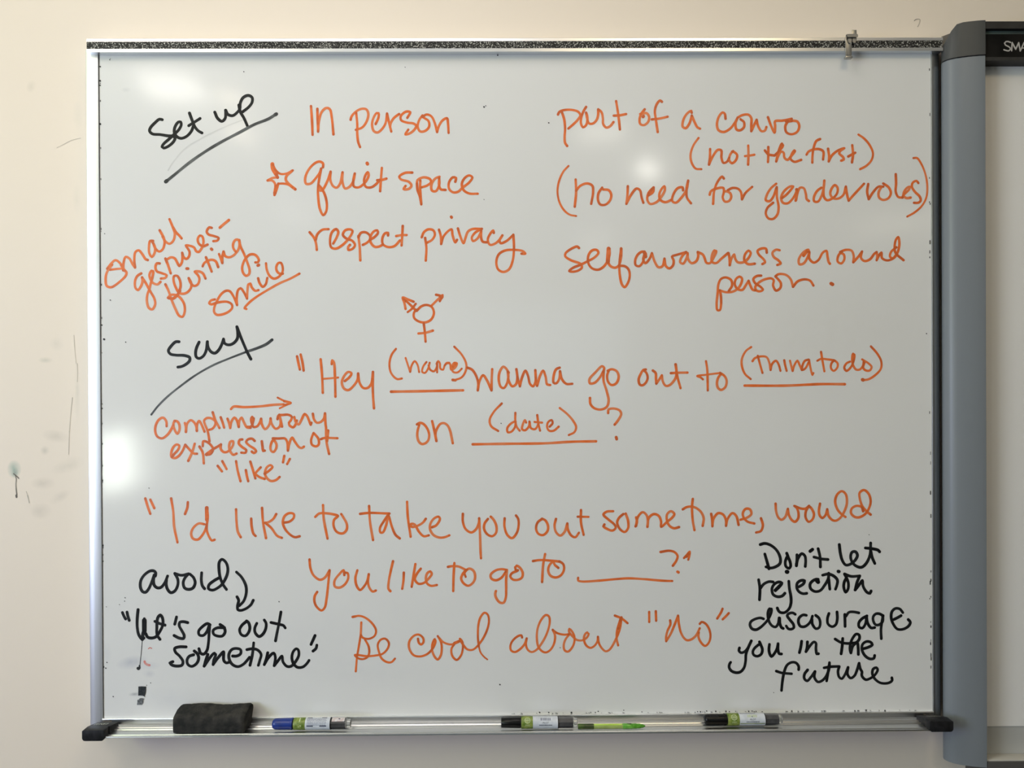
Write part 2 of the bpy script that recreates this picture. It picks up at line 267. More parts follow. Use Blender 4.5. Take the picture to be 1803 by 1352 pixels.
INK = r"""
C 240 140 6.01
W k|Set
275,425 245,420 200,455 150,510 140,545 170,575 250,582 330,595 385,600 410,615 395,655 340,705 290,725 272,712 290,680 340,635 400,580 450,530 475,480 470,450 445,450 410,500 402,560 430,605 475,622 530,602 580,550 605,490
562,355 590,430 620,500 655,542 695,565
555,488 600,460 675,412
W k|up
830,345 860,410 905,442 940,410 945,325
945,325 970,370 1020,382 1065,350 1095,310 1100,250 1130,192 1185,168 1225,190 1225,240 1190,290 1125,342
1085,270 1100,340 1140,410 1175,490
W k|line under set up
#5 315,1078 400,1010 560,880 740,755 900,660 1100,555 1250,475 1400,415 1480,365
#6.5 1470,372 1482,365
#6.5 312,1080 322,1072
C 520 160 6.01
W o|In
165,160 175,300 182,465
233,190 235,300 240,430
240,430 250,320 280,220 330,180 365,195 385,280 403,460
W o|person (top left)
643,230 655,350 655,450 665,540 685,595
585,305 595,270 640,220 700,190 750,195 772,240 760,310 710,385 640,412
850,350 880,280 880,235 860,235 825,290 812,360 830,425 870,440 920,400 955,340 970,240
970,240 990,330 1015,430
1002,385 1010,340 1045,285 1098,245
1185,285 1215,225 1170,220 1115,270 1120,310 1180,335 1250,345 1280,370 1260,410 1210,450 1165,460 1195,410
1345,260 1310,310 1295,380 1320,428 1370,425 1415,380 1410,320 1370,290 1340,272
1345,275 1390,250 1440,270 1475,340 1500,435
1500,435 1520,370 1560,310 1605,290 1615,340 1622,445
C 460 270 4.5075
W o|star
#7 88,85 92,120 118,165
#5 118,165 130,192
#4 92,90 112,130 150,162 200,160 250,135
#5 245,138 200,180 195,210 215,240 270,285
#4 250,272 215,248 180,240 135,240
135,240 120,290 105,330
105,330 112,275 108,238 85,215 50,215
50,215 90,195 125,190
#6 118,260 108,315
W o|quiet
490,110 490,80 465,65 430,75 375,130 348,200 355,240 390,240 430,200 465,150 475,120
475,120 460,200 450,280 452,350 465,440 492,490 515,460 520,400 505,330 480,280 455,250
455,250 460,290 480,295 520,230 550,145
550,145 548,210 570,260 598,272 625,240 645,150
645,150 645,230 665,278 700,265 730,220 742,160
742,160 730,220 735,262 770,270 820,235 852,175 845,150 828,170 815,220 830,265 870,270 910,245 940,210
957,115 950,200 943,300
920,213 960,210 993,200
#6 840,78 843,84
W o|space
1198,152 1140,155 1095,185 1110,207 1170,225 1192,255 1170,282 1130,283 1145,258
1235,240 1240,290 1258,340 1270,405 1265,340 1260,270 1262,215
1235,245 1240,212 1290,190 1340,205 1348,228 1315,255 1270,270
1415,185 1380,200 1350,250 1355,295 1385,300 1412,250 1412,195
1412,195 1410,250 1425,285 1462,290
1540,225 1545,195 1520,190 1490,230 1490,280 1520,308 1560,305 1600,270 1650,230 1675,190 1650,175 1615,195 1592,240 1605,290 1650,318 1718,320
C 530 370 4.5075
W o|respect
68,175 100,215 118,260 125,315
114,240 130,190 170,155 218,150
255,265 285,210 295,170 278,150 245,175 230,240 240,295 275,305 330,275 385,215 408,165 390,152 350,160 332,195 360,225 405,242 428,275 410,305 375,315 375,290 388,275
455,205 465,290 470,398
455,215 475,180 510,175 545,200 545,235 520,260 490,275
545,235 580,215 610,180 605,160 575,170 550,215 555,260 585,290 620,288 650,272
690,200 690,180 665,185 645,225 650,270 690,292 740,285 785,240
807,125 803,200 798,280
755,205 800,197 838,197
W o|privacy
958,215 975,175 1010,152 1050,160 1062,195 1040,235 1000,258
985,220 995,300 990,400
1095,155 1108,200 1112,268
1112,268 1130,210 1175,160 1195,152 1203,200 1225,255 1238,235
1245,145 1265,210 1290,262 1305,220 1325,170 1360,150 1435,148
#5 1192,53 1195,58
1435,148 1380,180 1355,220 1365,245 1400,225 1428,175
1430,160 1430,220 1442,250 1475,255
1530,180 1525,162 1500,190 1482,235 1500,275 1540,265 1575,235 1598,200
1598,200 1575,240 1585,262 1630,245 1665,215 1685,195
1685,195 1690,300 1680,400 1650,470 1605,490 1565,470 1550,410 1570,350 1620,320 1700,315 1760,325 1780,345 1750,345
C 970 160 6.01
W o|part
75,250 90,222 140,203 230,202 290,222 312,258 285,305 235,355 185,398
115,222 140,300 150,400 145,490 150,550 172,583
372,170 345,215 322,280 318,345 340,385 370,365 385,320 382,260 372,230
372,230 385,300 405,345 445,345 485,305 500,250 500,195
500,195 535,225 550,290 553,350 585,388 625,375 662,330
690,108 705,200 720,310 730,408
665,262 730,258 795,245
W o|of
992,195 955,245 938,300 945,350 985,362 1030,325 1038,270 1010,235 975,240 945,245
#5 975,275 980,268
1175,115 1155,102 1120,140 1100,210 1110,300 1130,435
1068,302 1150,292 1235,273
W o|a
1490,232 1485,212 1440,240 1400,310 1395,380 1425,395 1465,345 1490,262
1490,262 1520,330 1550,385 1578,400
C 1190 160 5.0083
W o|convo
438,245 430,200 412,190 380,225 362,295 375,345 420,362 475,335 520,280 545,235
545,235 525,290 535,340 565,348 600,320 600,275 570,250
545,235 590,212 640,210 665,240 665,300 665,355
665,355 690,300 712,255
712,255 725,310 755,355 785,350 798,318
812,232 840,310 870,368 875,310 875,268 940,262 1022,245
#6 975,268 1020,262
990,265 965,310 975,365 1020,382 1070,360 1088,310 1070,270 1020,262
W o|(not
#4 200,415 155,480 130,560 138,630 175,685 225,690
302,512 300,590 292,650
292,650 330,570 370,520 400,525 402,590 420,635 450,625 470,590
505,530 480,560 470,610 495,638 530,610 540,565 515,540 495,535
638,482 640,570 637,650
610,575 650,570 692,563
W o|the
785,525 800,545 815,560 870,570
815,495 815,570 812,628
870,570 910,530 945,480 935,465 912,510 895,570 885,622
885,622 905,570 930,535 950,545 958,590 985,608 1020,570 1050,530 1045,525 1020,560 1012,600 1045,625 1105,608
W o|first)
1152,562 1170,535 1220,515 1270,515 1300,535 1298,605
1272,425 1240,440 1215,500 1205,570 1203,632
1342,510 1350,570 1348,622
1348,622 1375,570 1430,525 1485,505 1450,530 1440,550 1475,585 1480,605 1458,615
1555,478 1562,560 1553,630
1520,578 1550,562 1582,545
#4 1610,385 1660,420 1710,480 1738,550 1725,610 1680,660 1625,690
C 970 290 5.0083
W o|(no
#3.6 155,10 110,60 70,150 58,240 75,330 115,400 165,440 222,452
218,130 222,240 210,370
222,230 260,185 320,165 365,185 372,240 355,345
452,202 420,250 415,310 435,350 480,352 520,315 532,265 510,225 460,218
W o|need
678,190 675,260 665,345
665,345 710,260 755,210 785,225 800,290 815,335
905,200 860,250 850,310 875,345 930,330 975,280 1005,220 1000,190 975,215 955,265 965,310 1010,330 1060,310
905,200 900,240 860,270
#5 890,215 865,255
1165,225 1160,200 1120,205 1080,260 1070,320 1100,335 1150,290 1195,220 1210,140
1210,140 1195,220 1200,290 1235,340
W o|for
1525,122 1510,105 1470,150 1440,230 1430,345
1400,265 1410,235 1460,210 1520,205 1525,240 1515,290 1535,325 1570,320 1590,285 1580,250 1550,235 1530,235
1560,225 1600,205 1650,212 1675,240 1685,305
1685,305 1715,250 1775,195
C 1320 270 5.4636
W o|gender
255,292 205,335 165,400 155,450 190,460 225,420 255,335
260,325 262,420 278,520 265,590 225,630 180,625 155,580 170,525 225,475
310,430 350,400 400,345 418,318 390,318 330,365 302,430 320,475 365,480 410,440 445,380 455,345
448,345 450,400 442,455
445,450 460,380 485,330 520,335 540,390 548,440 570,458
690,330 650,360 618,420 620,460 655,465 690,410 712,330 718,262
718,262 710,350 715,420 745,450 800,430 840,385 845,330 820,305 790,335 775,390 800,430 850,435 900,400 925,320
925,320 935,390 952,455
952,455 1000,400 1100,292
W o|roles)
1140,295 1130,370 1145,440
1145,440 1190,370 1240,320 1285,320
1285,290 1335,325 1358,380 1335,430 1285,448 1245,425 1240,375 1265,325
1405,200 1408,290 1405,370 1430,420 1470,425
1470,425 1480,400 1535,345 1540,320 1515,330 1485,370 1480,410 1510,430 1548,425
1622,285 1605,265 1570,280 1560,320 1590,370 1635,415 1645,455 1620,475 1580,475
#3.6 1575,45 1610,45 1650,100 1690,200 1708,310 1700,420 1660,500 1590,565 1515,608
C 980 410 5.6344
W o|self
222,150 205,135 150,155 90,200 85,230 140,270 240,310 250,345 210,375 150,385 125,378 165,345 240,315 310,280 380,240 415,195 395,168 350,175 315,225 315,300 350,350 410,365 460,340 500,290 525,220 525,155
#7 515,155 508,285
508,290 535,330 580,345 615,325 640,240 642,155
#5 640,155 636,230
642,155 630,240 622,330 630,440 650,515 675,538 705,500 725,430 715,365 680,332 620,325
W o|awareness
880,240 885,205 855,185 810,210 780,270 785,320 820,330 855,290 870,215
#6 870,190 882,235
870,215 860,270 880,300 920,260 945,200
945,200 975,290 1010,340 1050,330 1070,255
1070,255 1085,330 1120,352 1155,320 1160,270 1145,235 1200,215 1285,190
1285,190 1245,230 1225,290 1255,305 1285,260 1300,215
1300,200 1305,260 1340,300 1385,280 1405,230 1400,190
1400,190 1450,215 1470,255 1485,295 1520,300 1560,240 1583,180 1565,175 1540,230 1540,285 1580,300 1640,250 1700,200
1705,200 1715,250 1718,318
C 1240 410 4.7447
212,270 225,220 250,180 258,215 280,245 325,245 365,215 388,165 370,148 340,180 335,230 365,260 422,257
522,165 515,132 480,130 445,150 455,180 495,220 508,245 485,260
630,145 600,140 570,165 580,200 620,230 638,255 610,268
W o|around
875,160 870,140 830,160 790,220 795,262 830,255 865,200 878,160
#5.5 860,150 830,190
878,160 878,215 915,248 955,225 990,165 1020,150 1030,200 1040,245 1050,258
1150,155 1120,190 1115,240 1145,255 1170,220 1165,180 1135,165
1135,160 1180,142 1230,148 1248,190 1245,245
1245,245 1290,195 1318,155
1318,155 1310,210 1340,235 1385,220 1420,175 1440,160
1440,160 1445,200 1440,228
1440,228 1465,180 1480,165 1485,210 1530,230 1590,205 1620,150 1630,80 1620,35 1600,60 1590,130 1600,170 1665,228
1605,120 1560,160 1552,200 1575,212 1605,180
W o|person (right)
205,485 232,440 225,395 180,372 140,385 118,430 112,500 103,600 110,645 130,645 140,600 138,520 130,480
130,480 180,495 240,490 280,465 305,430 315,380 295,365 265,385 255,430 280,470 320,475 345,440 370,400
370,400 385,440 405,475 425,480
475,357 440,360 410,385 425,420 470,450 490,475 465,488 435,480 425,455 450,420 500,390 560,380 580,395 575,440 600,482 635,460 640,420 615,385 595,365
595,362 620,345 680,350 720,385 742,450
742,450 780,405 840,388 885,400 912,440
#6 1060,423 1072,430
C 170 370 6.9346
W o|small
#4 165,728 240,718 315,712
130,715 180,650 230,610 290,650 330,720 365,760 355,800 280,875 180,940 125,925 110,850 125,760 190,665
325,735 330,640 355,570 400,590 440,660 470,700
470,700 460,600 475,510 515,490 560,540 600,600 625,608
690,375 655,375 640,440 645,530 675,570 705,530 715,470 700,420 680,385
690,400 720,470 765,505 805,480 830,400 820,340 770,245
805,320 840,380 890,410 935,375 955,290 935,220 890,110
935,210 970,270 1010,310 1038,345
#5 300,670 345,740
W o|gestures-
545,772 500,800 470,860 475,950 505,975 540,930 560,870 555,820
555,820 600,890 655,990 705,1080 715,1150 680,1210 640,1195 615,1120 620,1030 645,960 660,900 685,800 690,745 670,740 645,790 660,850 700,895 745,905 780,875
770,650 735,650 718,695 735,745 800,770 855,795 840,825 785,835
840,590 865,650 905,770
#5 845,600 860,640
860,600 910,575 955,590 985,640 1010,680 1040,640 1048,570 1045,520
1045,520 1060,570 1095,595 1125,570 1135,510 1115,470 1090,430 1140,435 1190,455 1215,500 1245,510 1290,450 1305,380 1290,320 1262,310 1235,350 1250,410 1300,440 1355,420
1405,215 1375,210 1345,260 1365,295 1430,315 1490,340 1475,370 1425,378
#5 1505,212 1560,165 1615,120
W o|flirting
840,905 880,990 910,1080 960,1200 1010,1290 1050,1300 1075,1240 1070,1150 1030,1080 980,1040 905,1035 870,1070
#5 880,1072 930,1080 990,1030 1018,985
1000,1010 1025,930 1015,850 980,800 945,805 940,860 970,950 1010,1010 1060,1020 1110,1000 1150,950 1155,890 1125,830
1125,830 1150,890 1190,925 1235,905 1255,840 1235,790 1200,750 1260,750 1300,775 1330,835
#5 1100,713 1115,713
1335,575 1370,660 1405,750
1295,685 1310,650 1350,620 1410,605 1455,625 1485,695
#5 1400,472 1408,480
1495,535 1520,600 1535,645
1535,645 1535,570 1550,505
1550,505 1570,560 1620,575 1680,545 1730,480 1745,420 1735,365 1700,360 1670,400 1668,460 1700,510
C 330 400 7.9524
725,180 740,260 790,370 840,500 870,600 860,660 820,680 780,640 765,570 785,490 820,430 870,385 930,380 975,410 1000,465 985,490 950,492
#5 985,535 998,530
W o|smile
385,1010 330,1025 305,1065 335,1080 400,1060 480,1045 560,1045 620,1080 625,1130 580,1180 490,1220 410,1225 375,1190 375,1130 410,1040 470,940 540,890 590,895 640,960 695,1090
695,1090 690,990 710,880 745,855 790,910 835,1000
835,1000 840,890 855,800 880,790 900,840 950,890 995,880
990,715 1010,780 1055,835 1095,800 1118,710
1100,505 1110,590 1150,680 1210,720 1270,700 1325,640 1335,570 1310,500 1275,500 1245,550 1250,610 1290,650 1335,650
#4.2 825,1145 800,1135 860,1060 960,980 1120,880 1300,780 1440,720 1568,650
C 250 560 7.212
W k|Say
470,300 430,300 370,355 335,415 360,455 430,470 540,475 605,500 605,540 560,585 500,615 455,622
725,305 695,370 680,440 690,495 725,512 780,480 815,410 830,300
830,300 840,370 880,430 925,445 970,410 1010,340 1035,265
1035,265 1050,320 1100,340 1160,320 1210,260 1215,180 1205,110
1205,110 1250,230 1300,350 1340,440 1382,520
#5 1652,275 1580,330 1480,375 1320,430
#3.6 1320,430 1100,515 900,600 680,725 480,870 320,1000 200,1120 118,1225
W o|arrow right
1130,1155 1160,1125 1300,1130 1500,1120 1680,1100 1800,1095
C 500 500 5.3029
#3.4 0,1090 40,1100 65,1110
#3.4 -60,1060 0,1090 65,1110 20,1130 -40,1160
#4 0,1095 60,1108 10,1130
W o|quote mark
122,675 135,740 148,798
155,658 172,730 183,808
W o|Hey
342,702 355,850 362,1015
445,748 450,712 465,730 475,850 480,1052
#3.6 360,885 430,880 505,873
568,905 610,870 630,835 600,820 560,860 540,920 560,975 600,990 645,955 685,895 692,835
692,835 705,920 740,970 780,970 815,930 830,820
830,820 828,950 832,1060 840,1160
W o|gender symbol
1240,250 1280,210 1330,195 1380,215 1400,270 1375,330 1320,358 1260,350 1215,315 1215,265 1240,240
1375,205 1420,160 1480,105
1420,100 1455,108 1480,120 1465,140 1455,160
#4.2 1455,112 1468,130
1235,250 1180,195 1110,130
1210,165 1160,145 1108,125 1125,180 1135,232
#4.4 1115,140 1135,160
#4 1230,185 1195,230 1155,262
1305,368 1315,450 1322,538
1255,462 1320,455 1390,435
W o|(name)
#3.8 1045,605 1005,660 985,740 995,820 1030,870 1060,888 1100,882
#3.6 1135,690 1155,750 1178,820
#3.6 1178,820 1190,765 1220,720 1245,750 1262,822
#3.6 1330,728 1300,770 1290,820 1315,830 1345,790 1360,735
#3.6 1350,760 1365,800 1400,815 1425,780 1430,730
#3.6 1425,745 1440,720 1455,740 1460,790 1485,800 1500,760 1520,735 1545,735
#3.6 1430,740 1430,825
#3.6 1500,760 1520,740 1550,745 1560,800 1600,780 1615,740 1590,735 1565,780 1580,820 1620,825 1660,790
#5 1575,775 1600,750
#3.8 1590,585 1660,660 1700,740 1700,800 1660,870 1580,900
#5 1575,895 1600,898
W o|line under name
#4.8 1000,1005 1300,1000 1672,992
C 800 610 5.6344
W o|wanna
130,210 175,230 215,290 235,360 232,435
232,435 250,340 285,285 320,330 368,435
368,435 370,330 375,225
540,260 510,215 485,200 450,250 440,330 460,400 490,412 520,370 535,300 530,250
530,250 540,340 575,395 610,375 625,310 615,225
615,225 630,320 650,395
650,395 670,310 705,240 730,290 750,370 780,395 805,350 803,235
803,235 808,320 820,390
820,390 850,290 880,240 905,300 920,375 950,382
1045,210 1010,225 985,290 985,360 1010,365 1040,320 1048,245
1048,245 1065,320 1110,370 1170,370
W o|go
1480,250 1485,210 1465,195 1400,255 1340,325 1345,365 1390,360 1440,310 1480,240
1480,250 1480,340 1510,440 1530,540 1510,600 1450,625 1385,610 1350,570 1345,510
1520,240 1560,225 1610,245 1630,300 1605,365 1560,382 1525,350 1515,290 1530,240
W o|(date)
#4 470,565 390,650 350,730 365,790 435,838
#4 605,658 605,740 620,800 648,835
#4 605,740 560,765 525,810 530,850 565,845 600,800 608,745
#4 712,755 700,730 680,770 672,820 700,832 740,790 745,745
#4 745,745 760,810 800,820 830,770 822,680
#4 822,680 832,760 850,835
#4 795,748 830,752 870,755
#4 945,795 975,760 965,730 930,750 920,800 940,835 985,835 1035,795
#4 1045,610 1120,670 1180,740 1208,800 1190,850 1135,878
W o|line under date
#4.6 182,970 500,965 900,960 1150,945 1405,940
W o|question mark
1525,660 1530,625 1580,615 1640,635 1655,670 1625,730 1590,775
#5 1605,900 1610,918
C 1100 590 8.1955
W o|out
305,495 270,500 230,560 200,640 215,710 250,725 300,690 330,620 315,550 275,505
405,510 445,545 450,620 455,700
455,700 490,650 535,580
535,580 550,670 590,730 640,725 700,670 740,600 745,520 730,420
735,420 760,600 805,765
665,548 770,542 905,540
W o|to
#4 1172,375 1190,500 1195,650 1198,798
#3.6 1128,638 1095,610 1045,590 1180,570 1380,545
1375,545 1440,590 1470,660 1450,750 1390,790 1345,760 1330,690 1350,610 1390,560
C 1290 590 6.4393
W o|(thing to do)
#4 210,135 150,180 105,270 105,350 140,440 205,498
#4 285,235 310,330 338,428
#4 225,295 250,262 330,240 385,250 415,310 430,395
#4 430,395 445,330 490,290 520,330 542,405
#4 585,285 595,340 612,405
#4 650,290 665,350 680,405
#4 680,405 700,340 735,290 755,330 785,395
#4 862,278 820,290 790,350 790,395 825,375 860,310
#4 865,280 880,360 905,450 915,430
#4 1002,190 1020,300 1040,410
#4 960,290 1000,270 1080,275 1150,285
#4 1150,285 1120,320 1115,375 1145,405 1185,370 1190,320 1160,290
#4 1330,300 1290,320 1265,370 1290,405 1335,370 1370,300 1380,220 1365,210 1355,260 1365,340 1400,390 1440,390 1475,350 1485,300
#4 1468,275 1540,320 1575,360 1555,400 1510,400 1480,370 1495,310
#4 1568,128 1640,210 1685,300 1680,380 1620,450 1540,500 1475,510
#6 1473,505 1480,508
W o|line under thing to do
#4.6 135,572 600,572 1000,555 1272,556
C 700 700 11.269
W o|on
385,530 440,500 510,520 580,600 625,720 610,840 550,905 480,920 420,870 390,760 400,640 430,545
685,465 730,660 770,860
770,860 750,720 790,600 850,520 920,505 990,550 1040,650 1070,780 1095,905
C 260 690 7.9556
W o|complimentary
265,480 260,410 215,360 160,385 115,460 105,550 135,625 200,650 265,610 320,540 360,460
380,405 360,440 370,510 415,585 445,530 440,450 410,410 375,405
520,435 535,500 535,560
535,560 550,450 600,395 645,420 680,480 688,545
688,545 690,460 720,405 755,460 795,555
#4.2 865,690 840,550 800,450 790,400 830,365 890,370 945,410 945,460 905,515 860,530
910,285 945,390 1005,505
1022,355 1050,430 1070,500
1118,375 1140,440 1155,505
1155,505 1175,410 1215,360 1250,400 1275,490
1275,490 1285,400 1315,360 1345,420 1390,495 1440,500
C 420 690 7.9526
115,490 180,480 200,420 210,370 190,350 175,380 185,440 210,490 260,480 300,420 315,375
315,375 325,450 370,520 410,490 440,430 448,370
448,370 460,440 520,515 570,490 590,420 570,320
570,320 590,400 608,485
545,380 560,330 620,322 700,320 745,350 730,400 705,430 715,470 765,495 800,450 815,400
780,350 800,420 840,455 880,390 925,310 960,340 990,410 1010,460 1020,430
1040,305 1055,380 1095,430 1150,420 1195,370 1210,300
1210,300 1215,420 1230,540 1250,630
W o|expression
C 260 690 7.9556
340,910 370,870 430,800 440,750 405,735 360,770 330,850 335,910 385,925 440,890 490,820 525,740
525,740 580,800 640,860 690,865
658,725 620,850 568,965
725,765 770,850 785,1000
#4.2 770,760 780,690 830,700 890,750 915,800 880,870 820,880
#6 825,875 900,820
915,800 970,770 1025,735
1025,735 1020,790 1060,840 1110,840 1160,800 1195,740 1195,690 1160,695 1140,760 1160,840 1200,880 1245,862
1325,665 1290,670 1275,720 1320,770 1380,815 1370,850 1310,850
C 420 690 7.9526
225,685 190,655 130,665 105,700 150,750 220,795 245,830 215,855 185,835
325,690 335,770 345,825 365,822
500,655 470,690 445,780 460,830 490,840 525,790 530,730 500,680
480,650 560,652 650,652 680,700 690,820
690,820 710,720 750,640 790,700 850,775 885,785 915,765
W o|of (left)
1050,575 1075,600 1120,660 1120,740 1085,762 1030,740 1015,680 1035,610 1050,575
1225,490 1225,620 1235,720 1268,868
1255,540 1240,690
1155,660 1200,645 1385,648
W o|"like"
C 260 690 7.9556
980,1035 1040,1112
1045,970 1105,1080
1238,970 1260,1100 1300,1250
1375,1095 1390,1180 1408,1250
C 420 690 7.9526
165,975 200,1090 235,1210
310,1055 250,1120 235,1140 290,1190 365,1218
365,1145 430,1100 475,1050 450,1025 400,1050 370,1120 385,1190 450,1245 520,1235 575,1190
640,895 622,985
718,938 680,1010
C 240 860 6.01
W o|"I'd
95,105 120,190 148,268
148,118 190,208
368,105 390,240 400,400 435,570
545,145 540,200 515,270
720,378 660,370 600,420 580,480 600,530 650,540 700,490 735,420 755,300 745,200
#6.5 745,205 745,330
745,380 745,440 770,510 800,550 828,542
W o|like (middle)
1055,220 1060,350 1075,460 1105,515
1215,318 1220,400 1240,480 1262,502
1330,205 1340,350 1372,525
1480,270 1450,320 1400,355 1350,365
1365,362 1430,420 1490,500 1540,522
1565,360 1620,350 1665,310 1665,270 1620,260 1570,290 1550,360 1575,430 1630,490 1680,515 1728,505
C 530 860 6.01
W o|to (middle)
232,175 240,320 280,530
150,300 190,265 270,262 350,275 390,290 350,330 345,400 380,460 440,475 480,440 485,380 450,310 425,270
W o|take
720,185 730,350 762,545
625,268 720,258 935,265
930,268 880,340 835,420 840,465 865,465 900,390 925,290 960,400 1000,490 1045,528
1122,140 1130,300 1160,510
1320,320 1290,360 1230,395 1170,405 1165,375 1200,380 1250,460 1300,505 1352,495
1385,410 1430,390 1470,320 1455,298 1410,315 1370,370 1365,430 1400,490 1460,518 1520,515 1570,495
C 790 860 6.01
W o|you (middle)
150,268 150,350 180,430 240,465 290,430 320,360 322,315
322,315 332,500 337,660 342,738
415,322 380,370 375,430 410,485 460,505 500,470 505,400 475,330 445,298
592,315 590,400 620,490 670,525 720,470 740,390 735,320 712,285
W o|out (middle)
990,320 940,360 925,430 950,480 1000,492 1045,450 1050,390 1020,335 985,320
1135,322 1120,390 1135,460 1180,498 1225,460 1255,370
1255,370 1260,430 1300,500 1340,515 1378,468
1400,228 1400,360 1428,490
#4 1365,298 1480,300
C 1050 860 6.01
W o|sometime,
178,240 110,245 75,275 130,330 190,380 205,415 170,445 110,425 75,400 85,380
285,270 240,310 220,360 250,430 300,460 335,420 335,340 310,265
420,305 430,350 415,400
420,395 440,300 490,250 530,280 545,340 540,405
540,405 555,310 610,270 660,290 685,350 685,405 750,350 800,310 825,270 790,240 750,270 745,330 770,390 820,420 875,408
1020,110 1012,200 1020,340 1038,440
915,220 960,195 1030,195 1100,240 1135,310 1125,395
1215,268 1225,330 1228,400
1228,400 1240,320 1290,260 1340,275 1370,330 1372,395
1372,395 1390,320 1440,260 1480,290 1505,385
1525,330 1590,310 1640,270 1625,220 1580,215 1550,260 1560,310 1600,350 1672,370
1742,315 1762,390 1740,450 1690,465
C 1320 850 7.5125
W o|would
342,275 350,380 380,460 420,488 470,450 505,345
505,345 520,430 560,495 600,515 640,470 645,400 620,330 590,305 680,340 740,340 785,305
785,305 745,370 740,460 780,515 825,490 850,420 825,350 800,320
930,275 915,380 930,440 960,465 1000,430 1025,350
1025,350 1040,430 1090,490 1140,500 1200,460 1250,380 1285,270 1270,150 1220,110 1160,150 1130,240 1160,350 1220,420 1268,452
1500,375 1480,320 1410,305 1350,340 1340,400 1390,450 1450,455 1530,410 1580,330 1600,240 1570,140 1510,95 1455,130 1455,200 1490,310 1550,380 1600,420
#4 1490,330 1505,365
C 530 970 7.212
W o|you (lower)
108,108 120,220 160,310 240,365 300,340 360,250
362,245 345,420 325,600 300,720 260,755 200,710 170,640 175,570 205,520
550,305 540,245 490,290 425,380 430,450 490,465 560,420 600,340 590,280 560,275
715,245 690,350 710,450 750,495 800,450 840,380 860,295
860,295 850,400 870,470 910,515 950,502
W o|like (lower)
1168,130 1140,250 1115,380 1110,480 1135,510
1305,275 1300,380 1285,480
1452,165 1430,300 1405,455
1520,225 1470,290 1445,360 1490,415 1560,405 1620,350 1660,290 1640,260 1605,280 1585,340 1600,410 1650,442 1725,432
C 780 940 7.5125
W o|to (left of go)
150,385 140,550 135,755
65,435 130,425 210,432 300,475
#3.6 300,568 285,520 320,470
300,480 260,530 240,590 270,650 335,685 400,640 425,570 405,490 350,458 305,480
W o|go (lower)
835,475 780,465 700,480 630,540 640,590 700,612 770,580 830,500
845,475 835,600 835,740 830,840 800,910 750,905 700,840 690,790 700,755
990,480 975,490 910,520 890,560 920,600 980,608 1040,580 1055,520 1020,450 975,420 955,440 965,480
W o|to (before blank)
1350,265 1325,400 1310,635
1190,358 1280,345 1450,355 1540,365
1525,448 1480,410 1455,370 1410,410 1390,480 1420,550 1490,575 1560,545 1600,470 1590,400 1540,362
C 1000 940 7.5125
W o|blank line
#4.2 135,580 135,615 180,628 400,618 600,600 800,587 1000,597 1250,618 1380,622
W o|question mark (after blank line)
#4.4 1225,238 1340,222 1410,240 1450,290 1435,350 1388,420
#5 1450,500 1462,508
W o|closing quote (after question mark)
#4 1535,318 1570,280 1610,235 1605,290 1592,340
#5 1565,300 1600,260
C 610 1060 6.4393
W o|Be
#4.6 70,168 100,162
#3.8 75,168 140,155 210,175 290,240 335,320 320,380 270,412 220,415 180,400 165,375
#4 168,230 162,370
#3.6 160,380 140,500 120,620 105,785
#3.8 210,425 250,500 258,570 240,620 190,645 130,635 95,600 230,612 330,605 410,585 470,520 480,460 440,415 390,425 355,480 370,570 400,640 460,680 510,680 550,640
W o|cool
#4 810,415 820,460 845,480 870,460 870,410 820,368 770,378 715,440 710,520 760,600 840,615 920,585 980,520 1010,440 1000,420 975,470 970,540 1000,620 1035,650 1070,600 1080,520 1070,450 1035,385
#3.8 1050,405 1100,455 1190,480 1260,450
#5 1225,465 1275,445
#3.8 1220,480 1190,530 1200,610 1250,655 1300,600 1320,500 1310,440 1285,415 1320,480 1370,535 1430,540 1500,480 1580,350 1615,220 1600,140 1565,120 1520,170 1495,260 1490,400 1500,500
#2.8 1500,500 1520,570 1560,620 1598,650
C 880 1060 7.5125
W o|about
#4 295,468 285,440 240,450 170,510 140,580 150,640 200,660 270,620 330,550 355,480
#4 355,480 345,560 370,630 420,660 480,635 550,550 620,420 660,270 650,190 610,170 550,230 500,350 490,480 510,590 560,650 610,665 670,630 720,540 730,440 700,365
#4 700,370 760,410 850,430 910,425
#4 920,425 865,500 845,580 860,640 900,655 950,610 985,530 985,450 950,380 920,355 915,390 960,450 1020,500 1090,505 1150,470 1175,420 1155,400 1120,440 1115,510 1150,580 1200,605 1250,580 1290,520 1298,458
#4 1298,458 1310,540 1350,610 1400,650 1450,630 1530,500 1590,350 1610,200
#5 1595,240 1570,350
#4 1600,210 1550,380 1545,480 1565,572
#4.2 1522,178 1610,215 1690,278
C 1110 1060 9.015
W o|"no"
#4.2 297,155 298,315
#4.2 403,145 408,295
#4.2 630,290 635,350 590,450 565,560 568,620
#4.2 568,620 640,500 700,360 755,215
#4.2 755,215 770,350 800,480 850,570 900,605 970,590 1040,530 1100,415
#4 1100,345 1130,315 1190,340 1250,430 1270,550 1240,650 1185,695 1120,640 1080,550 1085,480
#4.2 1462,105 1440,160 1378,260
#4.2 1560,175 1520,220 1465,272
C 230 970 7.839
W k|avoid
340,345 345,300 320,275 270,275 190,330 140,410 135,500 165,560 205,570 250,520 290,430 325,330
325,330 315,420 330,480 375,510 420,500 470,440 510,345
495,400 490,460 510,530 555,575 610,550 650,470 650,390 610,310
610,310 700,335 800,315
800,315 750,370 725,440 745,510 800,530 860,510 890,440 870,370 820,320
980,300 975,400 990,480 1020,520
1220,370 1150,410 1080,470 1075,520 1130,540 1200,510 1260,460 1330,330 1340,230 1310,150 1260,115 1225,150 1220,260 1240,380 1280,470 1322,530
W k|arrow
#5 1460,290 1530,360 1590,480 1595,580 1560,690 1500,755
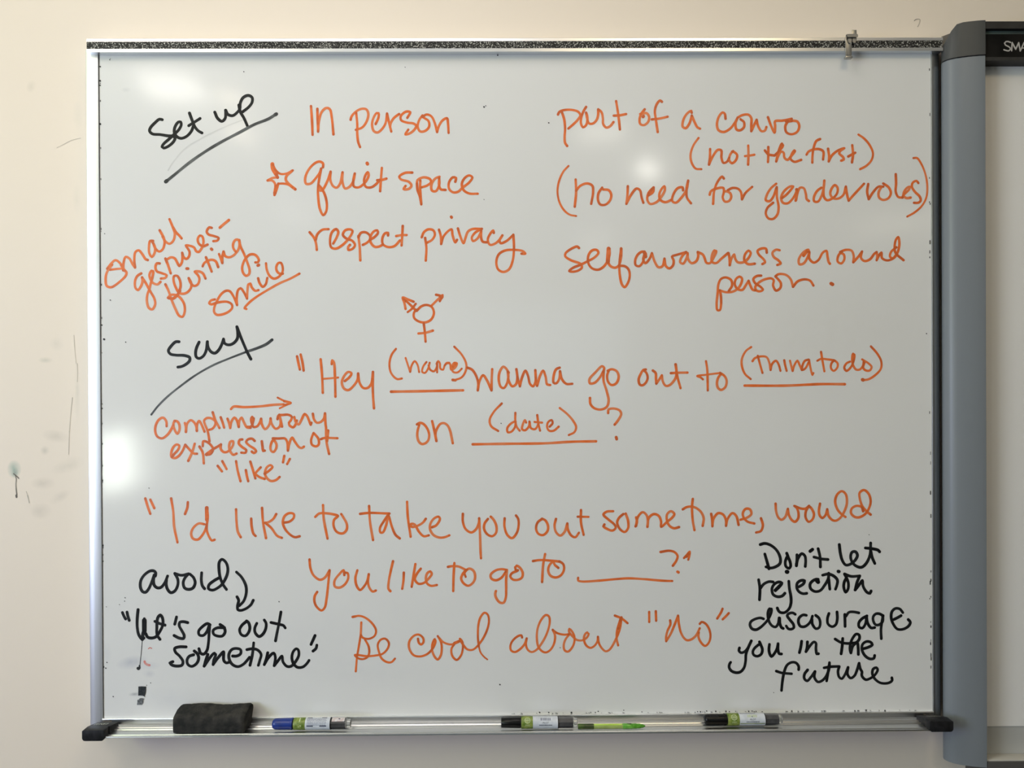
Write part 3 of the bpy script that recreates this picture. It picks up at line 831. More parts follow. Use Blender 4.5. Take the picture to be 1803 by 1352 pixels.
#5 1468,632 1490,680 1475,760 1480,810 1520,820 1600,790 1660,740 1692,680
C 200 1060 9.015
W k|"Let's
140,165 165,225 190,268
212,158 225,220 248,290
388,120 375,250 375,400 400,520 450,585 480,570
#8 487,290 487,460
#5 487,262 490,300
#6 470,480 460,540 455,590
510,500 540,555 600,570 670,550 730,470 780,360 775,250 740,205 700,250 685,400 690,520 735,590
655,305 730,340 815,365
998,235 970,350
1175,325 1110,310 1050,320 1040,370 1080,450 1120,530 1110,575 1040,570 960,530
W k|go (black)
1530,360 1490,340 1420,380 1350,460 1360,520 1420,530 1480,470 1520,370 1515,500 1505,650 1480,770 1430,825 1380,810 1355,740
1690,355 1750,400 1770,470 1730,535 1660,540 1590,510 1580,450 1640,410 1760,405
C 370 1060 8.5857
W k|out (black)
550,290 480,350 445,420 470,490 530,510 580,460 600,390 580,310 550,285
705,320 675,390 680,460 740,520 800,480 840,400 845,320 818,270
#5 1070,150 1040,320 1010,470 988,585
#5 920,308 1040,335 1110,355 1135,390
C 200 1060 9.015
W k|sometime (black)
1150,710 1040,710 970,735 980,790 1050,860 1100,940 1085,1000 1010,1015 930,1000 895,965 940,945
1280,775 1330,820 1350,890 1320,970 1240,1020 1180,990 1165,920 1200,860 1270,835
1495,830 1460,930 1437,1015
1437,1015 1530,880 1600,810 1620,830 1590,920 1580,990
1580,990 1660,880 1745,790 1745,850 1750,930 1790,965 1830,955
C 370 1060 8.5857
340,815 400,815 460,780 460,720 400,700 330,715 285,780 290,870 340,945 420,975 500,940 550,890 595,835
#5 658,615 640,780 602,955
#5 555,718 640,705 720,725 770,790 750,880 728,955
#5 870,765 850,850 818,945
#5 818,945 880,840 960,770 985,830 968,960
#5 968,960 1030,880 1085,815 1100,900 1160,970 1220,970 1290,900 1340,800 1330,720 1300,705 1255,750 1235,840 1260,930 1320,985 1400,980 1460,930 1495,880
#5 1585,505 1525,640
#5 1612,650 1600,700 1555,740
C 1320 940 7.5125
W k|Don't
140,140 200,125 280,150 360,220 405,320 400,390 350,430 280,450 215,435
200,265 230,370 255,460
490,255 510,310 535,370 540,430 520,455 480,430 470,370 490,310
625,275 625,350 618,420
618,400 640,320 690,260 730,290 740,350 735,430
#6 800,228 830,205
905,195 930,300 935,435
850,305 950,330 1035,338
W k|let
1185,140 1200,260 1225,350 1270,410 1330,400 1400,340 1425,280 1400,235 1355,240 1335,300 1360,380 1420,430 1480,440 1540,390 1590,280 1600,120
1600,220 1620,310 1655,390
1530,185 1620,195 1700,215 1718,235
W k|rejection
118,605 135,720 130,870
140,720 190,660 260,630 310,635
340,750 400,690 425,650 390,635 330,660 295,720 310,800 370,830 430,820 465,785
#5.6 335,745 400,680
517,625 525,720 545,830 545,920 520,990 460,1040 400,1035 375,1005 365,980
#7 490,500 498,502
650,700 710,660 725,620 680,615 630,650 625,720 660,770 710,790 755,785
905,640 905,600 850,610 800,660 805,720 860,760 930,750 990,680 1040,590 1045,520
#7 890,620 905,635
1045,600 1060,730
965,545 1040,530 1110,555 1160,610 1155,670 1135,730
#6.4 1172,495 1180,497
1280,580 1250,640 1245,710 1270,770 1300,730 1305,650 1285,590 1255,530
1255,530 1340,560 1455,555
1455,555 1420,640 1395,740
1395,740 1450,670 1490,615 1500,690 1550,770 1590,785 1605,755
C 1300 1050 11.269
W k|discourage
#5 500,445 440,425 330,450 250,500 230,560 270,640 350,660 430,620 520,540 600,440 650,320 655,250 620,245 590,310 590,420 620,520 680,590 740,605 790,540 810,425
#5 820,430 825,540 860,620 890,635
#5 1130,355 1080,325 1000,340 970,380 1020,460 1090,550 1100,620 1050,650 990,640 950,585
#5 1350,375 1290,365 1210,420 1190,500 1230,590 1310,600 1390,550 1440,480 1470,390
#5 1460,450 1470,550 1540,640 1600,620 1625,530 1600,430 1535,375
C 1440 1050 9.4895
#5 185,285 160,370 170,460 240,505 300,470 325,370 320,260
#5 450,300 455,500
#5 470,330 520,265 600,258 685,275
#5 820,325 740,370 685,440 690,510 740,530 790,470 815,330
#5 815,350 830,440 890,525 950,520
#5 1085,320 1030,290 970,290 925,340 930,420 970,475 1030,470 1080,420 1085,320
#5 1090,320 1070,430 1055,550 1060,705
#5 1420,270 1370,210 1300,200 1240,250 1225,350 1260,460 1330,545 1430,545 1520,490 1545,430 1510,385
#5 1270,385 1340,350 1390,320
C 1270 1110 11.269
W k|you (black)
#5 360,345 350,400 390,440 460,420 530,340 595,205
#5 595,205 530,350 490,470 480,620 450,740 380,820 290,835 200,800 155,730 165,660 185,630
#5 757,225 790,300 815,380 790,470 710,510 640,480 625,420 660,350 740,280
#5 955,275 945,380 960,460 995,515 1050,460 1100,370 1125,260
#5 1125,260 1125,390 1150,460 1195,465
C 1400 1110 9.015
W k|in (black)
#5 103,170 90,260 68,350
#5 195,180 190,260 172,335
#5 172,335 230,250 300,180 330,200 330,290 345,370 370,368
W k|the (black)
#5 635,135 730,190 850,205 890,200
#5 755,125 745,260 730,370
#5 890,200 970,190 1020,130 1015,70 970,55 920,110 880,200 870,300 885,355
#5 885,355 920,240 985,195 1000,270 1003,380
#5 1080,290 1160,265 1225,225 1200,185 1130,175 1070,220 1060,300 1110,400 1190,450 1250,440 1262,395
W k|future
C 1270 1110 11.269
#5 1535,775 1535,710 1480,640 1400,630 1310,680 1260,780 1230,900 1210,1030 1195,1190
#4.8 1090,805 1200,840 1395,858
C 1400 1110 9.015
#5 198,625 150,690 145,760 190,800 250,740 315,650
#5 315,650 305,740 360,815 420,800 490,730 540,600 545,510
#5 545,520 520,680 500,800
#4.8 460,592 560,575 700,570
#4.8 700,575 680,650 700,740 740,765 790,700 840,585
#5 840,585 830,690 880,755 940,720 985,620 1015,520
#4.8 1015,520 1040,620 1060,650 1060,720 1120,780 1190,760 1270,700 1310,620 1290,590 1240,610 1225,680 1260,760 1340,825 1420,840 1500,825 1540,790 1535,750
"""
# ---------------------------------------------------------------- materials
M_wall = mat('cream_wall_paint', (0.875, 0.775, 0.655), 0.6); bump(M_wall, 160, 0.12, 0.0006)
YW = 0.03
stains(M_wall, (0.875, 0.775, 0.655), [
    (25, 826, 13, 17, 0, (0.42, 0.50, 0.42), 1.3, YW), (26, 832, 6, 9, 20, (0.30, 0.36, 0.30), 1.0, YW),
    (98, 768, 26, 12, 10, (0.60, 0.54, 0.45), 0.5, YW), (79, 793, 9, 9, 0, (0.58, 0.53, 0.44), 0.5, YW),
    (76, 851, 24, 12, 0, (0.62, 0.55, 0.46), 0.45, YW), (72, 900, 20, 16, 0, (0.62, 0.55, 0.46), 0.5, YW),
    (120, 820, 34, 14, -20, (0.66, 0.60, 0.50), 0.4, YW), (105, 875, 22, 10, -30, (0.64, 0.57, 0.48), 0.4, YW),
    (55, 152, 9, 12, 20, (0.66, 0.60, 0.50), 0.5, YW), (80, 634, 14, 6, 0, (0.60, 0.56, 0.46), 0.55, YW),
    (100, 605, 14, 14, 0, (0.70, 0.64, 0.54), 0.4, YW), (137, 205, 10, 30, 0, (0.74, 0.68, 0.58), 0.4, YW),
    (135, 350, 8, 30, 0, (0.74, 0.68, 0.58), 0.4, YW), (136, 690, 6, 60, 0, (0.70, 0.64, 0.54), 0.5, YW),
])
M_wall2 = mat('taupe_wall_paint', (0.40, 0.36, 0.31), 0.7); noise_color(M_wall2, (0.38,0.34,0.29), (0.42,0.38,0.33), 3)
M_ceil = mat('ceiling_white', (0.85, 0.83, 0.79), 0.8); noise_color(M_ceil, (0.82,0.80,0.76), (0.87,0.85,0.81), 40)
M_floor = mat('dark_floor_tile', (0.05, 0.045, 0.04), 0.6); noise_color(M_floor, (0.04,0.035,0.03), (0.06,0.055,0.05), 6)
M_board = mat('white_enamel', (0.80, 0.80, 0.785), 0.115, spec=0.5)
stains(M_board, (0.80, 0.80, 0.785), [
    (232, 1166, 30, 12, -12, (0.52, 0.54, 0.60), 0.7, 0), (262, 1172, 22, 8, 0, (0.60, 0.62, 0.68), 0.5, 0),
    (237, 1222, 12, 4, -5, (0.40, 0.41, 0.43), 1.0, 0), (300, 1230, 60, 24, 0, (0.66, 0.67, 0.70), 0.35, 0),
    (640, 1180, 160, 40, 5, (0.70, 0.71, 0.72), 0.3, 0), (262, 1186, 12, 8, 0, (0.56, 0.57, 0.62), 0.5, 0),
    (222, 158, 10, 5, 0, (0.62, 0.62, 0.62), 0.5, 0), (1440, 600, 200, 120, 0, (0.74, 0.73, 0.70), 0.3, 0),
    (540, 1120, 110, 60, -10, (0.72, 0.73, 0.74), 0.3, 0), (185, 1150, 12, 24, 0, (0.66, 0.67, 0.70), 0.4, 0),
    (846, 660, 40, 20, 0, (0.72, 0.73, 0.72), 0.3, 0),
])
bump(M_board, 5.5, 0.35, 0.0016, detail=1)
M_alu = mat('brushed_aluminium', (0.86, 0.87, 0.88), 0.30, metal=1.0); noise_color(M_alu, (0.80,0.81,0.82), (0.90,0.91,0.92), 30, stretch=(0.4,40,40))
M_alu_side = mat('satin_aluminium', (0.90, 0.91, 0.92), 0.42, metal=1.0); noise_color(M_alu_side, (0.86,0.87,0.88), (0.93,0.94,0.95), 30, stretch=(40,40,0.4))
M_alu_shaded = mat('shaded_aluminium', (0.42, 0.43, 0.43), 0.38, metal=1.0); noise_color(M_alu_shaded, (0.38,0.39,0.39), (0.46,0.47,0.47), 30, stretch=(40,40,0.4))  # right side frame's copy, darkened to put its shade into the colour
M_alu_tray = mat('tray_aluminium', (0.60, 0.61, 0.61), 0.30, metal=1.0); noise_color(M_alu_tray, (0.54,0.55,0.55), (0.64,0.65,0.65), 30, stretch=(0.4,40,40))
M_gap = mat('dark_gap', (0.02, 0.022, 0.026), 0.7); noise_color(M_gap, (0.015,0.016,0.02), (0.05,0.05,0.055), 200)
M_strip = mat('speckled_black_strip', (0.02, 0.02, 0.02), 0.6)
cr = noise_color(M_strip, (0.008, 0.008, 0.008), (0.62, 0.61, 0.56), 520, detail=2, lo=0.545, hi=0.68)
M_cap = mat('black_plastic', (0.012, 0.012, 0.013), 0.5, spec=0.25); noise_color(M_cap, (0.010,0.010,0.011), (0.018,0.018,0.02), 90)
M_print = mat('grey_print', (0.42, 0.43, 0.38), 0.5)
M_felt = mat('charcoal_felt', (0.03, 0.03, 0.03), 0.95, spec=0.2)
noise_color(M_felt, (0.022,0.023,0.022), (0.060,0.056,0.050), 60, detail=6, lo=0.35, hi=0.75); bump(M_felt, 320, 1.0, 0.0012, detail=6)
M_post = mat('blue_grey_plastic', (0.195, 0.215, 0.235), 0.36, spec=0.4); bump(M_post, 900, 0.05, 0.0003)
M_postcap = mat('dark_grey_plastic', (0.070, 0.072, 0.071), 0.45, spec=0.35); bump(M_postcap, 900, 0.06, 0.0003)
M_header = mat('header_grey', (0.04, 0.038, 0.036), 0.5, spec=0.25); noise_color(M_header, (0.036,0.034,0.032), (0.044,0.042,0.040), 50)
M_teal = mat('teal_grey_groove', (0.065, 0.095, 0.092), 0.4, spec=0.3); noise_color(M_teal, (0.05,0.065,0.063), (0.075,0.115,0.11), 8)
M_black = mat('black_band', (0.008, 0.008, 0.007), 0.5, spec=0.12); noise_color(M_black, (0.006,0.006,0.0055), (0.012,0.011,0.010), 30)
M_logo = mat('silver_print', (0.46, 0.44, 0.42), 0.4)
M_screen = mat('matt_screen', (0.84, 0.825, 0.80), 0.42); bump(M_screen, 500, 0.04, 0.0003)
M_screen2 = mat('matt_screen_lower_panel', (0.46, 0.46, 0.44), 0.5); bump(M_screen2, 500, 0.04, 0.0003)
M_ledge = mat('pale_ledge', (0.50, 0.485, 0.44), 0.5); bump(M_ledge, 700, 0.15, 0.0004)
M_traygrey = mat('tray_grey', (0.075, 0.070, 0.066), 0.5); bump(M_traygrey, 300, 0.05, 0.0003)
M_hook = mat('grey_hook_metal', (0.42, 0.41, 0.38), 0.38, metal=0.85); bump(M_hook, 300, 0.1, 0.0003)

def ink(name, dark, mid, light, rough=0.32, spec=0.5):
    m = mat(name, mid, rough, spec=spec)
    N, L, b = nodes(m)
    a = N.new('ShaderNodeAttribute'); a.attribute_name = 'ink'
    nz = N.new('ShaderNodeTexNoise'); nz.inputs['Scale'].default_value = 120
    tc = N.new('ShaderNodeTexCoord'); L.new(tc.outputs['Object'], nz.inputs['Vector'])
    ad = N.new('ShaderNodeMath'); ad.operation = 'MULTIPLY_ADD'; ad.inputs[1].default_value = 0.35
    L.new(nz.outputs['Fac'], ad.inputs[0]); L.new(a.outputs['Fac'], ad.inputs[2])
    cr = N.new('ShaderNodeValToRGB'); e = cr.color_ramp.elements
    e[0].position = 0.30; e[0].color = (*light, 1); e[1].position = 1.25 if False else 1.0; e[1].color = (*dark, 1)
    k = e.new(0.68); k.color = (*mid, 1)
    L.new(ad.outputs[0], cr.inputs[0]); L.new(cr.outputs[0], b.inputs['Base Color'])
    return m
M_orange = ink('orange_marker_ink', (0.64, 0.130, 0.034), (0.84, 0.178, 0.038), (0.82, 0.245, 0.095))
M_blackink = ink('black_marker_ink', (0.006, 0.006, 0.007), (0.010, 0.011, 0.012), (0.020, 0.022, 0.023), 0.4, 0.3)
M_greyink = ink('faded_black_marker_ink', (0.03, 0.032, 0.034), (0.065, 0.07, 0.072), (0.14, 0.15, 0.15))
M_ghost = ink('erased_marker_ghost', (0.66, 0.66, 0.65), (0.70, 0.70, 0.69), (0.74, 0.74, 0.73), 0.12)
M_red = ink('faded_red_ink', (0.70, 0.22, 0.18), (0.72, 0.28, 0.24), (0.74, 0.40, 0.36))
M_pencil = ink('pencil_grey', (0.22, 0.20, 0.18), (0.34, 0.31, 0.27), (0.50, 0.45, 0.38), 0.6)
M_pencil2 = ink('faint_pencil_grey', (0.46, 0.42, 0.36), (0.56, 0.51, 0.43), (0.66, 0.60, 0.51), 0.6)
M_scuff = ink('dark_scuff', (0.13, 0.11, 0.09), (0.22, 0.20, 0.16), (0.40, 0.36, 0.30), 0.6)

# ---------------------------------------------------------------- room shell
def struct(o): o['kind'] = 'structure'; return o
T = 0.12
wall_front = struct(box('wall_front', (X_LEFT-T, YW, 0), (X_RIGHT+T, YW+T, Z_CEIL), M_wall))

struct(box('wall_right', (X_RIGHT, Y_REAR, 0), (X_RIGHT+T, YW, Z_CEIL), M_wall2))
struct(box('floor', (X_LEFT-T, Y_REAR-T, -0.1), (X_RIGHT+T, YW+T, 0), M_floor))
struct(box('ceiling', (X_LEFT-T, Y_REAR-T, Z_CEIL), (X_RIGHT+T, YW+T, Z_CEIL+0.1), M_ceil))
def wall_with_holes(name, A0, A1, wins, place):
    ys = sorted({A0, A1} | {v for w in wins for v in w[:2]}); zs = sorted({0.0, Z_CEIL} | {v for w in wins for v in w[2:]})
    V=[]; F=[]
    for i in range(len(ys)-1):
        for j in range(len(zs)-1):
            yc, zc = (ys[i]+ys[i+1])/2, (zs[j]+zs[j+1])/2
            if any(w[0] < yc < w[1] and w[2] < zc < w[3] for w in wins): continue
            s = len(V)
            V += [place(x,y,z) for x in (-T, 0.0) for y in (ys[i],ys[i+1]) for z in (zs[j],zs[j+1])]
            F += [tuple(s+q for q in f) for f in [(0,1,3,2),(4,6,7,5),(0,4,5,1),(2,3,7,6),(0,2,6,4),(1,5,7,3)]]
    return mesh(name, V, F, M_wall2)
struct(wall_with_holes('wall_left', Y_REAR, YW, (WIN1, WIN2), lambda d, a, z: (X_LEFT+d, a, z)))
struct(wall_with_holes('wall_rear', X_LEFT-T, X_RIGHT+T, (WIN3,), lambda d, a, z: (a, Y_REAR+d, z)))
M_wframe = mat('white_window_frame', (0.8,0.8,0.78), 0.4); noise_color(M_wframe, (0.78,0.78,0.76),(0.82,0.82,0.8), 20)
M_glass = mat('window_glass', (0.9,0.95,0.95), 0.02, trans=1.0)
for n, (w, pl) in enumerate(((WIN1, lambda d, a, z: (X_LEFT+d, a, z)), (WIN2, lambda d, a, z: (X_LEFT+d, a, z)), (WIN3, lambda d, a, z: (a, Y_REAR+d, z)))):
    t = 0.02 if n == 1 else 0.04; Y0, Y1, Z0, Z1 = w
    V = [pl(x, y, z) for x in (-0.10, -0.05) for (y, z) in ((Y0,Z0),(Y1,Z0),(Y1,Z1),(Y0,Z1),(Y0+t,Z0+t),(Y1-t,Z0+t),(Y1-t,Z1-t),(Y0+t,Z1-t))]
    F = [f for i in range(4) for j in [(i+1)%4] for f in ((i,j,4+j,4+i),(8+i,12+i,12+j,8+j),(i,8+i,8+j,j),(4+i,4+j,12+j,12+i))]
    wn = struct(mesh('window_%d' % (n+1), V, F, M_wframe))  # second and third windows are added for their light
    box('window_pane', pl(-0.08, Y0+t, Z0+t), pl(-0.074, Y1-t, Z1-t), M_glass, parent=wn)
struct(box('baseboard_front', (X_LEFT, YW-0.015, 0), (X_RIGHT, YW, 0.10), M_wframe))

# pencil figure and scuffs on the wall beside the board
def on_wall(x, y, k):
    d = YW-0.0004; p = P(x, y, d); p.y = d; return p
def wall_marks(name, strokes, m, lab):
    return ribbons(name, strokes, m, wall_front, on_wall, label=lab)
V2 = lambda s: [Vector((float(q.split(',')[0]), float(q.split(',')[1]))) for q in s.split()]
wall_marks('pencil_figure', [(1.2, V2('1610,36 1613,34 1619.5,34 1619,40 1616,47')), (0.9, V2('1610,37 1611,35'))], M_pencil, 'small grey pencil figure 7')
wall_marks('scuff', [(2.0, V2('27,836 28.5,843 28,852 28.5,862 29.5,871')), (3.2, V2('28.6,872 29,875')), (1.6, V2('24,834 29,838 33,842'))], M_scuff, 'dark scuff running down below a green smear')
wall_marks('scuff', [(1.6, V2('48.5,872 50,879 51.5,885')), (0.9, V2('46,865 48.5,872'))], M_pencil2, 'short grey scuff')
wall_marks('scuff', [(1.1, V2('127.5,700 125.5,718 123.5,740 122,760')), (0.8, V2('122,760 121.5,780 121,800'))], M_pencil2, 'long faint scratch')
wall_marks('scuff', [(0.8, V2('100,260 112,254 126,247 142,243')), (1.0, V2('136,640 136.4,655 136,672')), (0.7, V2('130,590 132,620 134,640'))], M_pencil2, 'faint thin scratches')

# ---------------------------------------------------------------- whiteboard
board = empty('whiteboard', (0, 0, 0.9), 'large white enamel whiteboard in an aluminium frame, covered in orange and black handwriting', 'whiteboard')
HB, ZB, ZT, XL, XR = 1.1994, 0.9, 2.0994, -0.75, 0.75
box('writing_surface', (XL-0.006, 0.0, ZB-0.004), (XR+0.006, 0.018, ZT+0.004), M_board, board)
# dark strip painted as shade in the recess between enamel and side frames
box('frame_gap_shade', (XL-0.0022, -0.0012, ZB), (XL-0.0004, 0.0, ZT), M_gap, board, label='dark strip painted as the shaded recess along the left frame')
def side_frame(s):
    xi = XL-0.0010 if s < 0 else XR+0.0006
    w = 0.0222 if s < 0 else 0.0212
    pr = [(0,-0.0003),(0.0002,-0.0018),(0.0006,-0.0024),(0.004,-0.0030),(0.012,-0.0034),(w-0.0012,-0.0034),(w-0.0003,-0.0028),(w,0.0),(w,YW-0.001),(0.0,YW-0.001)]
    if s > 0: pr = [(0,-0.0003),(0.0002,-0.0020),(0.0007,-0.0026),(0.003,-0.0026),(0.008,-0.0014),(0.013,0.0010),(0.017,0.0050),(w,0.011),(w,YW-0.001),(0.0,YW-0.001)]
    return prism('side_frame', [(xi + s*u, v) for (u, v) in pr], 'z', ZB-0.0165, ZT+0.002, M_alu_side if s < 0 else M_alu_shaded, board, smooth=True)
side_frame(-1); side_frame(1)
# top display rail with speckled strip
YR = -0.013
zt0, zt1 = Z(66.2, YR, 901), Z(90.6, YR, 901)     # rail top / bottom edge
zs0, zs1 = Z(72.2, YR, 901), Z(85.0, YR, 901)
xl, xr = X(152.3, YR, 82), X(1660.5, YR, 82)
rail = prism('top_rail', [(YR, zt1), (YR, zs1), (YR+0.0015, zs1), (YR+0.0015, zs0), (YR, zs0), (YR+0.0006, zt0-0.001), (YR+0.003, zt0+0.0008), (YW-0.001, zt0+0.0008), (YW-0.001, zt1+0.004), (0.0, zt1+0.003), (-0.0004, zt1)], 'x', xl, xr, M_alu, board)
xs = [xl] + [X(px, YR, 82) for px in (244.5, 325, 560, 905, 1200)] + [xr-0.001]
for a, b in zip(xs[:-1], xs[1:]):
    box('speckled_strip', (a+0.0002, YR+0.0002, zs1+0.0001), (b-0.0002, YR+0.0014, zs0-0.0001), M_strip, rail)
# bottom trim line
prism('bottom_trim', [(0.0, ZB+0.0006), (-0.0036, ZB+0.0004), (-0.0044, ZB-0.0008), (-0.0044, ZB-0.0022), (0.0, ZB-0.0035)], 'x', XL-0.001, XR+0.001, M_alu, board, smooth=True)
# marker tray
xtl, xtr = X(176, -0.045, 1297), X(1648, -0.045, 1282)
prof = [(-0.0040,ZB-0.0022),(-0.0046,ZB-0.0095),(-0.0075,ZB-0.0115),(-0.0095,ZB-0.0095),(-0.0125,ZB-0.0088),(-0.0150,ZB-0.0098),(-0.0165,ZB-0.0118),
        (-0.0215,ZB-0.0118),(-0.0228,ZB-0.0098),(-0.0245,ZB-0.0098),(-0.0258,ZB-0.0118),(-0.0420,ZB-0.0120),(-0.0434,ZB-0.0100),(-0.0454,ZB-0.0100),(-0.0466,ZB-0.0122),
        (-0.0505,ZB-0.0120),(-0.0512,ZB-0.0098),(-0.0524,ZB-0.0092),(-0.0538,ZB-0.0096),(-0.0542,ZB-0.0118),(-0.0536,ZB-0.0126),(-0.044,ZB-0.0150),(-0.004,ZB-0.0170),(0.012,ZB-0.0170),(0.012,ZB-0.0045),(-0.002,ZB-0.0045)]
tray = prism('marker_tray', prof, 'x', xtl, xtr, M_alu_tray, board, smooth=True)
# end caps
def end_cap(s):
    f = -0.0575
    pxo, pyt, pyb = (144, 1286, 1305.0) if s < 0 else (1679, 1269.5, 1288.5)
    pxi = 183 if s < 0 else 1637
    xo = X(pxo, f, pyt); xi = X(pxi, f, pyt)
    zt_, zb_ = Z(pyt, f, pxo), Z(pyb, f, pxo)
    a, b = min(xo, xi), max(xo, xi)
    # rounded front block
    V=[]; F=[]; n=0
    rr = 0.0035; out=[]
    for (cx, cz, t0) in ((b-rr, zt_-rr*0.6, 0), (a+rr, zt_-rr*0.6, 90), (a+rr*1.5, zb_+rr*1.5, 180), (b-rr*1.5, zb_+rr*1.5, 270)):
        q = rr*0.6 if t0 < 180 else rr*1.5
        qx = rr if t0 < 180 else rr*1.5
        for k in range(5):
            t = math.radians(t0 + 22.5*k); out.append((cx + qx*math.cos(t), cz + q*math.sin(t)))
    n = len(out)
    for y in (f, -0.040):
        V += [(x, y, z) for (x, z) in out]
    F = [tuple(range(n)), tuple(range(2*n-1, n-1, -1))] + [(i, (i+1)%n, n+(i+1)%n, n+i) for i in range(n)]
    c = mesh('end_cap', V, F, M_cap, tray, smooth=True, bevel=0.0006, label='black plastic end cap')
    # flap over the tray floor, behind the front block
    zf = ZB-0.0035
    w = 0.0395
    x0, x1 = (xo+0.001, xo+w) if s < 0 else (xo-w, xo-0.001)
    xm = x1-0.006 if s < 0 else x0+0.006
    pr = [(-0.0085, zf-0.0085), (-0.0085, zf), (-0.012, zf+0.0004), (-0.041, zt_-0.0002), (-0.041, ZB-0.0165), (-0.02, ZB-0.0178)]
    prism('end_cap', pr, 'x', x0, x1, M_cap, tray, bevel=0.0007, smooth=True, label='black plastic end cap flap')
    y0, y1, z0, z1 = -0.012, -0.041, zf+0.0004, zt_-0.0002
    def place(u, v, k):      # u: 0..1 across, v: 0..1 back to front, on the sloping flap
        x = (x0+0.006 + u*0.020) if s < 0 else (x1-0.026+u*0.020)
        y = y0-0.006 + v*(-0.013); z = z0 + (y-y0)/(y1-y0)*(z1-z0) + 0.0003
        return Vector((x, y, z))
    U = 20.0
    L_ = [('0,15 0,1 5,1',), ('4,15 4,4',), ('8,15 8,1 13,1 13,7 8,7',), ('10,8 14,15',), ('14,15 20,15 20,1 13,1',), ('15,1 15,12',)]
    st = [(1.1, [Vector((float(q.split(',')[0]), float(q.split(',')[1]))) for q in l[0].split()]) for l in L_]
    # straight strokes: split into segments so corners stay sharp
    seg=[]
    for w_, pts in st:
        for i in range(len(pts)-1): seg.append((w_, [pts[i], pts[i+1]]))
    ribbons('cap_emblem', seg, M_print, tray, lambda x, y, k: place(x/20.0, y/15.0, k), nseg=6, label='small grey outlined emblem')
end_cap(-1); end_cap(1)

# handwriting: every word is its own part
def on_board(x, y, k):
    d = -0.00015-0.00004*k; p = P(x, y, d); p.y = d; return p
layer = 0
for (c, lab, strokes) in parse(INK):
    m = M_orange if c == 'o' else M_blackink
    nm = 'handwritten_word'
    low = lab.lower()
    if 'line' in low: nm = 'drawn_line'
    elif 'arrow' in low: nm = 'drawn_arrow'
    elif 'star' in low: nm = 'drawn_star'
    elif 'symbol' in low: nm = 'drawn_symbol'
    colr = 'orange' if c == 'o' else 'black'
    if low == 'line under set up': m = M_greyink
    if low == 'say':
        ribbons('drawn_line', strokes[5:], M_greyink, board, on_board, label='long thin black stroke under Say'); strokes = strokes[:5] 
    layer = (layer+1) % 5
    if nm == 'handwritten_word': L_ = '%s handwritten %s' % (colr, lab)
    else: L_ = '%s hand-drawn %s' % (colr, lab)
    ribbons(nm, strokes, m, board, on_board, label=L_, lay=layer)
ribbons('ink_run', [(1.1, V2('250.5,1126 249,1145 247.5,1160 246,1172')), (3.2, V2('245.5,1172 246,1176'))], M_greyink, board, on_board, lay=5, label='thin ink run below the black word Let\'s')
ribbons('ink_run', [(5.4, V2('243,1176.5 243.8,1177'))], M_greyink, board, on_board, lay=6, label='grey blot at the foot of the ink run')
ribbons('red_mark', [(2.0, V2('261.5,1142 264,1140 267,1141.5'))], M_red, board, on_board, label='tiny faint red mark')
ribbons('red_mark', [(4.2, V2('254.5,1164.5 256,1168 259,1170 263,1171'))], M_red, board, on_board, label='small faded red mark')
ribbons('erased_stroke', [(2.2, V2('296,300 305,285 325,262 355,243 390,226 430,210'))], M_ghost, board, on_board, label='faint grey trace of an erased stroke')
sp = []
R_ = random.Random(3)
for (a, b, w) in [(193,105,1.6),(194,103,1),(429,126,1.6),(176,117,2.4),(176,150,2.2),(176,142,3.0),(176,218,3.4),(852,188,2.6),(855,186,1.6),(713,118,1.2),(876,97,2.0),(773,91,2.2),(179,572,2.2),(183,597,3.4),
                  (221,602,1.6),(220,1052,1.6),(262,859,1.4),(265,1202,1.4),(258,1206,1.0),(199,1226,1.8),(186,1176,2.2),(188,1166,1.8),(880,1205,2.4),(882,745,1.4),(1362,1219,1.2),(1631,587,1.8),
                  (491,1059,1.8),(1530,941,1.2),(184,411,1.4),(194,528,1.6),(852,351,1.2),(966,216,2.2),(986,1140,1.4),(210,1064,1.2),(219,1058,1.4),(180,1060,1.4),(187,1068,1.2),(950,1254,2.2),(966,1254,2.0),(1006,1254.2,2.6),(1040,1254,1.4),(1048,1254,1.6),(1053,1252,1.8),(1098,1250,1.6),(1130,1253,1.6),
                  (1228,1252.5,1.6),(1233,1252.6,2.0),(1244,1251.5,1.8),(1260,1252,2.4),(1278,1252,2.6),(1284,1252.4,1.6),(1295,1252,1.4),(1318,1252,2.0),(1324,1251.6,1.8),(1331,1252,1.6),(1394,1251.6,2.2),(1451,1251.4,1.4),(1525,1250,2.6),(1558,1250.6,2.2),(1505,1251,2.2)]:
    sp.append((w, [Vector((a, b)), Vector((a+0.5, b+0.5))]))
for _ in range(60):      # wear along the right edge
    y = R_.uniform(98, 1240); x = 1637.2 + (y-98)/1140*2.6 - abs(R_.gauss(0, 0.7))
    if R_.random() < 0.25 + 0.5*(y > 900): sp.append((R_.uniform(0.7, 1.9), [Vector((x, y)), Vector((x, y+R_.uniform(0.5, 6)))]))
for _ in range(50):
    x = R_.uniform(900, 1630); sp.append((R_.uniform(0.5, 1.1), [Vector((x, 1264-(x-183)/1455*12.6-1.2-abs(R_.gauss(0,0.6)))), Vector((x+R_.uniform(0.3,4), 1264-(x-183)/1455*12.6-1.2))]))
for _ in range(22):
    y = R_.uniform(98, 1240); x = 176.3 + (y-98)/1150*7; sp.append((R_.uniform(0.7, 1.6), [Vector((x, y)), Vector((x, y+R_.uniform(0.5, 3)))]))
o = ribbons('speck', sp, M_gap, board, on_board, lay=7, kind='stuff', nseg=6)

